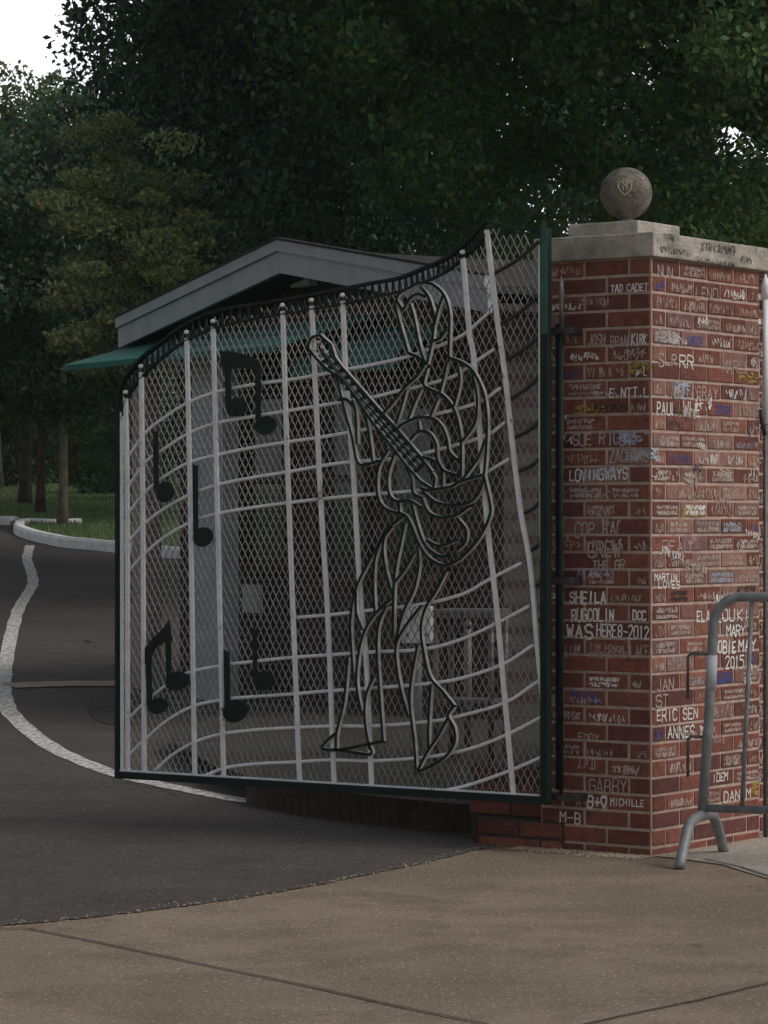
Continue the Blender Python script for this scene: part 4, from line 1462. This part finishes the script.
# white cabinet on a post in the planting bed, with the bracket table beside it
Yb = 14.4
c0 = ray_at(416, 625, Yb)
ub_ = thing('meter_box', 'white enamel meter box with two bolts on a post behind the gate', 'meter box', loc=(c0.x, c0.y, .12))
PB = Plane((c0.x, c0.y), (.985, -.174), (-.174, -.985))
hw, hh = 14.5 * Yb / F, 18.5 * Yb / F
MB().pbox(PB, -hw, hw, c0.z - hh, c0.z + hh, -.09, 0).build('cabinet', M_BOX, ub_, bevel=.004)
MB().tube([PB.pt(0, .05, -.045), PB.pt(0, c0.z - hh - .001, -.045)], .022, 10).build('post', M_GALV, ub_, smooth=True)
for sx in (-.6, .65):
    MB().tube([PB.pt(sx * hw, c0.z - hh * .52, .0), PB.pt(sx * hw, c0.z - hh * .52, .006)], .008, 8).build('bolt', M_IRON, ub_)
tb_ = ray_at(462, 612, 15.2)
PT = Plane((tb_.x, tb_.y), (.96, -.28), (-.28, -.96))
bt_ = thing('steel_table', 'narrow grey steel table standing behind the gate right of the meter box', 'table', loc=(tb_.x, tb_.y, .12))
MB().pbox(PT, -.16, .16, tb_.z - .03, tb_.z + .01, -.35, 0).build('table_top', M_IRON, bt_, bevel=.003)
for sx in (-.14, .14):
    for w in (-.32, -.03):
        MB().tube([PT.pt(sx, .1, w), PT.pt(sx, tb_.z - .031, w)], .014, 8).build('leg', M_IRON, bt_, smooth=True)
MB().pbox(PT, -.13, .13, .40, .42, -.31, -.04).build('shelf', M_IRON, bt_)
pp = ray_at(468, 680, 16.0)
gpst = thing('bollard_post', 'slim grey post standing behind the gate near the guitarist shoe', 'post', loc=(pp.x, pp.y, .1))
MB().tube([(pp.x, pp.y, .05), (pp.x, pp.y, .75)], .02, 12).build('shaft', M_IRON, gpst, smooth=True)
MB().tube([(pp.x, pp.y, .75), (pp.x, pp.y, .77), (pp.x, pp.y, .79)], [.024, .022, .010], 12).build('cap', M_IRON, gpst, smooth=True)

# ------------------------------------------------------------------ the crowd barrier
f0, f1 = ground_hit(679, 870), ground_hit(724, 852.5)
fm = (f0 + f1) / 2
fd = (f1 - f0).normalized()
fd.z = 0
fd.normalize()
bd = Vector((fd.y, -fd.x, 0))
if bd.x < 0:
    bd = -bd
bar = thing('crowd_barrier', 'grey galvanised crowd barrier on arched feet in front of the brick pillar', 'barrier', loc=(fm.x, fm.y, 0))
TRI = .019


def bpnt(s, z, w=0):
    p = fm + bd * s + fd * w
    return Vector((p.x, p.y, z + .004)) + bd * (.036 * z if 0 < s < LEN + .03 else 0)


ztop = CZ - (597.5 - HY) * fm.y / F
zlow = CZ - (809 - HY) * fm.y / F
LEN = 2.1
arc = [bpnt(0.0, .17)]
arc += [bpnt(.006, .5), bpnt(.012, ztop - .16)]
for a in np.linspace(0, 90, 8):
    arc.append(bpnt(.012 + .11 * (1 - math.cos(R(a))), ztop - .11 + .11 * math.sin(R(a))))
for a in np.linspace(90, 0, 8):
    arc.append(bpnt(LEN - .012 - .11 * (1 - math.cos(R(a))), ztop - .11 + .11 * math.sin(R(a))))
arc += [bpnt(LEN - .006, .5), bpnt(LEN, .17)]
MB().tube(arc, TRI, 14).build('frame_tube', M_GALV, bar, smooth=True)
MB().tube([bpnt(.0, zlow), bpnt(LEN, zlow)], .0155, 12).build('lower_rail', M_GALV, bar, smooth=True)
for k in range(1, 15):
    s = .14 * k - .0
    if s < LEN - .05:
        MB().tube([bpnt(s + .01, zlow), bpnt(s + .02, ztop)], .0085, 8).build('upright', M_GALV, bar, smooth=True)
for s in (0, LEN):
    hwid = (f1 - f0).length / 2
    ft = [bpnt(s, zf, hwid * wf_) for wf_, zf in smooth_path([(-1, 0), (-.78, .08), (-.62, .135), (-.46, .160), (-.15, .170), (.25, .168), (.48, .155), (.64, .12), (.80, .07), (1, 0)], 3)]
    MB().tube([Vector(p) for p in ft], .0205, 14).build('arched_foot', M_GALV, bar, smooth=True)
MB().tube([bpnt(.0115, CZ - (690 - HY) * fm.y / F), bpnt(.012, CZ - (656 - HY) * fm.y / F)], TRI + .0015, 14).build('pale_tape', M_TAPE, bar, smooth=True)
for (ya, yb) in ((655, 700), (738, 778)):
    za, zb3 = CZ - (ya - HY) * fm.y / F, CZ - (yb - HY) * fm.y / F
    MB().tube([bpnt(.01, za), bpnt(-.045, za), bpnt(-.056, za - .012), bpnt(-.056, zb3)], .0065, 8).build('coupling_hook', M_IRON, bar, smooth=True)

# ------------------------------------------------------------------ fallen leaves
LV = [(89, 643)]
words = ['orange dry leaf lying on the driveway beyond the gate']
for i, (p, w) in enumerate(zip(LV, words)):
    c = ground_hit(*p)
    a = random.uniform(0, 6)
    s = .035 if i else .06
    ca, sa = math.cos(a), math.sin(a)
    vv = []
    for dx, dy, dz_ in ((-1, 0, .2), (-.4, .5, .35), (.4, .45, .1), (1, 0, .3), (.4, -.45, .15), (-.4, -.5, .4), (0, 0, .0)):
        vv.append((c.x + (dx * ca - dy * sa) * s, c.y + (dx * sa + dy * ca) * s, terrain(c.y) + .010 + dz_ * s * .6))
    o = mesh('fallen_leaf', vv, [(0, 1, 6), (1, 2, 6), (2, 3, 6), (3, 4, 6), (4, 5, 6), (5, 0, 6)], M_DRYLEAF)
    tag(o, w, 'leaf')

# ------------------------------------------------------------------ loose grit along the paving edge and the pillar's foot
gv, gf = [], []


def pebble(x, y, r, z=0.004):
    n = len(gv)
    for dx, dy, dz in ((1, 0, .1), (-.5, .8, .0), (-.6, -.7, .1), (0, 0, 1.0)):
        gv.append((x + dx * r * random.uniform(.6, 1.3), y + dy * r * random.uniform(.6, 1.3), terrain(y) + z + dz * r * .8))
    gf.extend([(n, n + 1, n + 3), (n + 1, n + 2, n + 3), (n + 2, n, n + 3)])


for _ in range(700):
    x = random.uniform(-1.7, .6)
    pebble(x, asph_near(x) + random.gauss(.01, .06), random.choice((.002, .003, .003, .005)))
for _ in range(2200):
    t = random.uniform(-.02, .60)
    p = FL.pt(t, 0, abs(random.gauss(0, .06)) + .004)
    pebble(p.x, p.y, random.choice((.002, .003, .004, .006)))
for _ in range(700):
    p = FR.pt(random.uniform(0, .85), 0, abs(random.gauss(0, .04)) + .004)
    pebble(p.x, p.y, random.choice((.002, .003, .004)))
for _ in range(1500):
    x, y = random.uniform(-2, 2), random.uniform(7.5, 13)
    pebble(x, y, random.choice((.0015, .002, .003)))
tag(mesh('grit', gv, gf, M_SAND), 'pale grit and sand along the paving edge and the foot of the pillar', 'grit', kind='stuff')

# ------------------------------------------------------------------ haze volume added to lift the dark trees
hz = MB().box8([(-70, -8, -1.2), (70, -8, -1.2), (70, 130, -1.2), (-70, 130, -1.2), (-70, -8, 19), (70, -8, 19), (70, 130, 19), (-70, 130, 19)])
hm = bpy.data.materials.new('added_haze')
hm.use_nodes = True
hn = hm.node_tree
hn.nodes.remove(hn.nodes['Principled BSDF'])
pv = hn.nodes.new('ShaderNodeVolumePrincipled')
pv.inputs['Color'].default_value = (.84, .97, .92, 1)
pv.inputs['Density'].default_value = .0005
pv.inputs['Anisotropy'].default_value = .3
hn.links.new(pv.outputs[0], hn.nodes['Material Output'].inputs['Volume'])
tag(hz.build('haze', hm), 'faint haze added to lift the dark tones of the far trees', 'haze', kind='stuff')

# ------------------------------------------------------------------ light, sky, camera
world = bpy.data.worlds.new('World')
SC.world = world
world.use_nodes = True
nt = world.node_tree
bg = nt.nodes['Background']
sky = nt.nodes.new('ShaderNodeTexSky')
sky.sky_type = 'NISHITA'
sky.sun_disc = False
SUN_EL, SUN_AZ = R(46), R(112)      # azimuth clockwise from +Y
sky.sun_elevation = SUN_EL
sky.sun_rotation = SUN_AZ
sky.dust_density = 6.0
sky.air_density = 1.0
N_, L_k = nt.nodes, nt.links
hs = N_.new('ShaderNodeHueSaturation')
hs.inputs['Saturation'].default_value = .4
L_k.new(sky.outputs['Color'], hs.inputs['Color'])
tcw = N_.new('ShaderNodeTexCoord')
sx_ = N_.new('ShaderNodeSeparateXYZ')
L_k.new(tcw.outputs['Generated'], sx_.inputs[0])
nzw = N_.new('ShaderNodeTexNoise')
nzw.inputs['Scale'].default_value = 2.5
nzw.inputs['Detail'].default_value = 6
L_k.new(tcw.outputs['Generated'], nzw.inputs['Vector'])
mr = N_.new('ShaderNodeMapRange')          # bright cloud deck low in the sky, thinning upwards
mr.interpolation_type = 'SMOOTHSTEP'
for k_, v_ in zip((1, 2, 3, 4), (.20, .50, 1.0, .0)):
    mr.inputs[k_].default_value = v_
L_k.new(sx_.outputs['Z'], mr.inputs[0])
my = N_.new('ShaderNodeMapRange')          # the bright part of the overcast lies to the north, behind the trees
my.interpolation_type = 'SMOOTHSTEP'
for k_, v_ in zip((1, 2, 3, 4), (.72, .93, .19, 1.0)):
    my.inputs[k_].default_value = v_
L_k.new(sx_.outputs['Y'], my.inputs[0])
m0 = N_.new('ShaderNodeMath')
m0.operation = 'MULTIPLY'
L_k.new(mr.outputs[0], m0.inputs[0])
L_k.new(my.outputs[0], m0.inputs[1])
mm = N_.new('ShaderNodeMath')
mm.operation = 'MULTIPLY_ADD'
L_k.new(nzw.outputs['Fac'], mm.inputs[0])
mm.inputs[1].default_value = .25
mm.inputs[2].default_value = .85
m2 = N_.new('ShaderNodeMath')
m2.operation = 'MULTIPLY'
m2.use_clamp = True
L_k.new(m0.outputs[0], m2.inputs[0])
L_k.new(mm.outputs[0], m2.inputs[1])
mxw = N_.new('ShaderNodeMix')
mxw.data_type = 'RGBA'
L_k.new(m2.outputs[0], mxw.inputs[0])
L_k.new(hs.outputs['Color'], mxw.inputs[6])
mxw.inputs[7].default_value = (22.0, 22.6, 23.4, 1)
L_k.new(mxw.outputs[2], bg.inputs['Color'])
bg.inputs['Strength'].default_value = .055
sd = bpy.data.lights.new('sun', 'SUN')
sd.energy = .62
sd.angle = R(25)
sd.color = (1.0, .96, .90)
so_ = bpy.data.objects.new('sun', sd)
dirv = Vector((math.sin(SUN_AZ) * math.cos(SUN_EL), math.cos(SUN_AZ) * math.cos(SUN_EL), math.sin(SUN_EL)))
so_.rotation_euler = (-dirv).to_track_quat('-Z', 'Y').to_euler()
so_.location = (20, 5, 25)
link(so_)
cam = bpy.data.cameras.new('camera')
cam.sensor_fit = 'AUTO'
cam.sensor_width = 36
cam.lens = 36 * F / 1024
cam.shift_y = (HY - 512) / 1024
cam.clip_end = 2000
cam.clip_start = .1
co = bpy.data.objects.new('camera', cam)
co.location = (0, 0, CZ)
co.rotation_euler = (R(90), 0, 0)
link(co)
SC.camera = co
SC.view_settings.view_transform = 'Standard'
SC.view_settings.look = 'None'
SC.view_settings.gamma = 1
SC.view_settings.use_curve_mapping = False
SC.view_settings.exposure = .28
SC.cycles.use_denoising = True
SC.cycles.max_bounces = 6
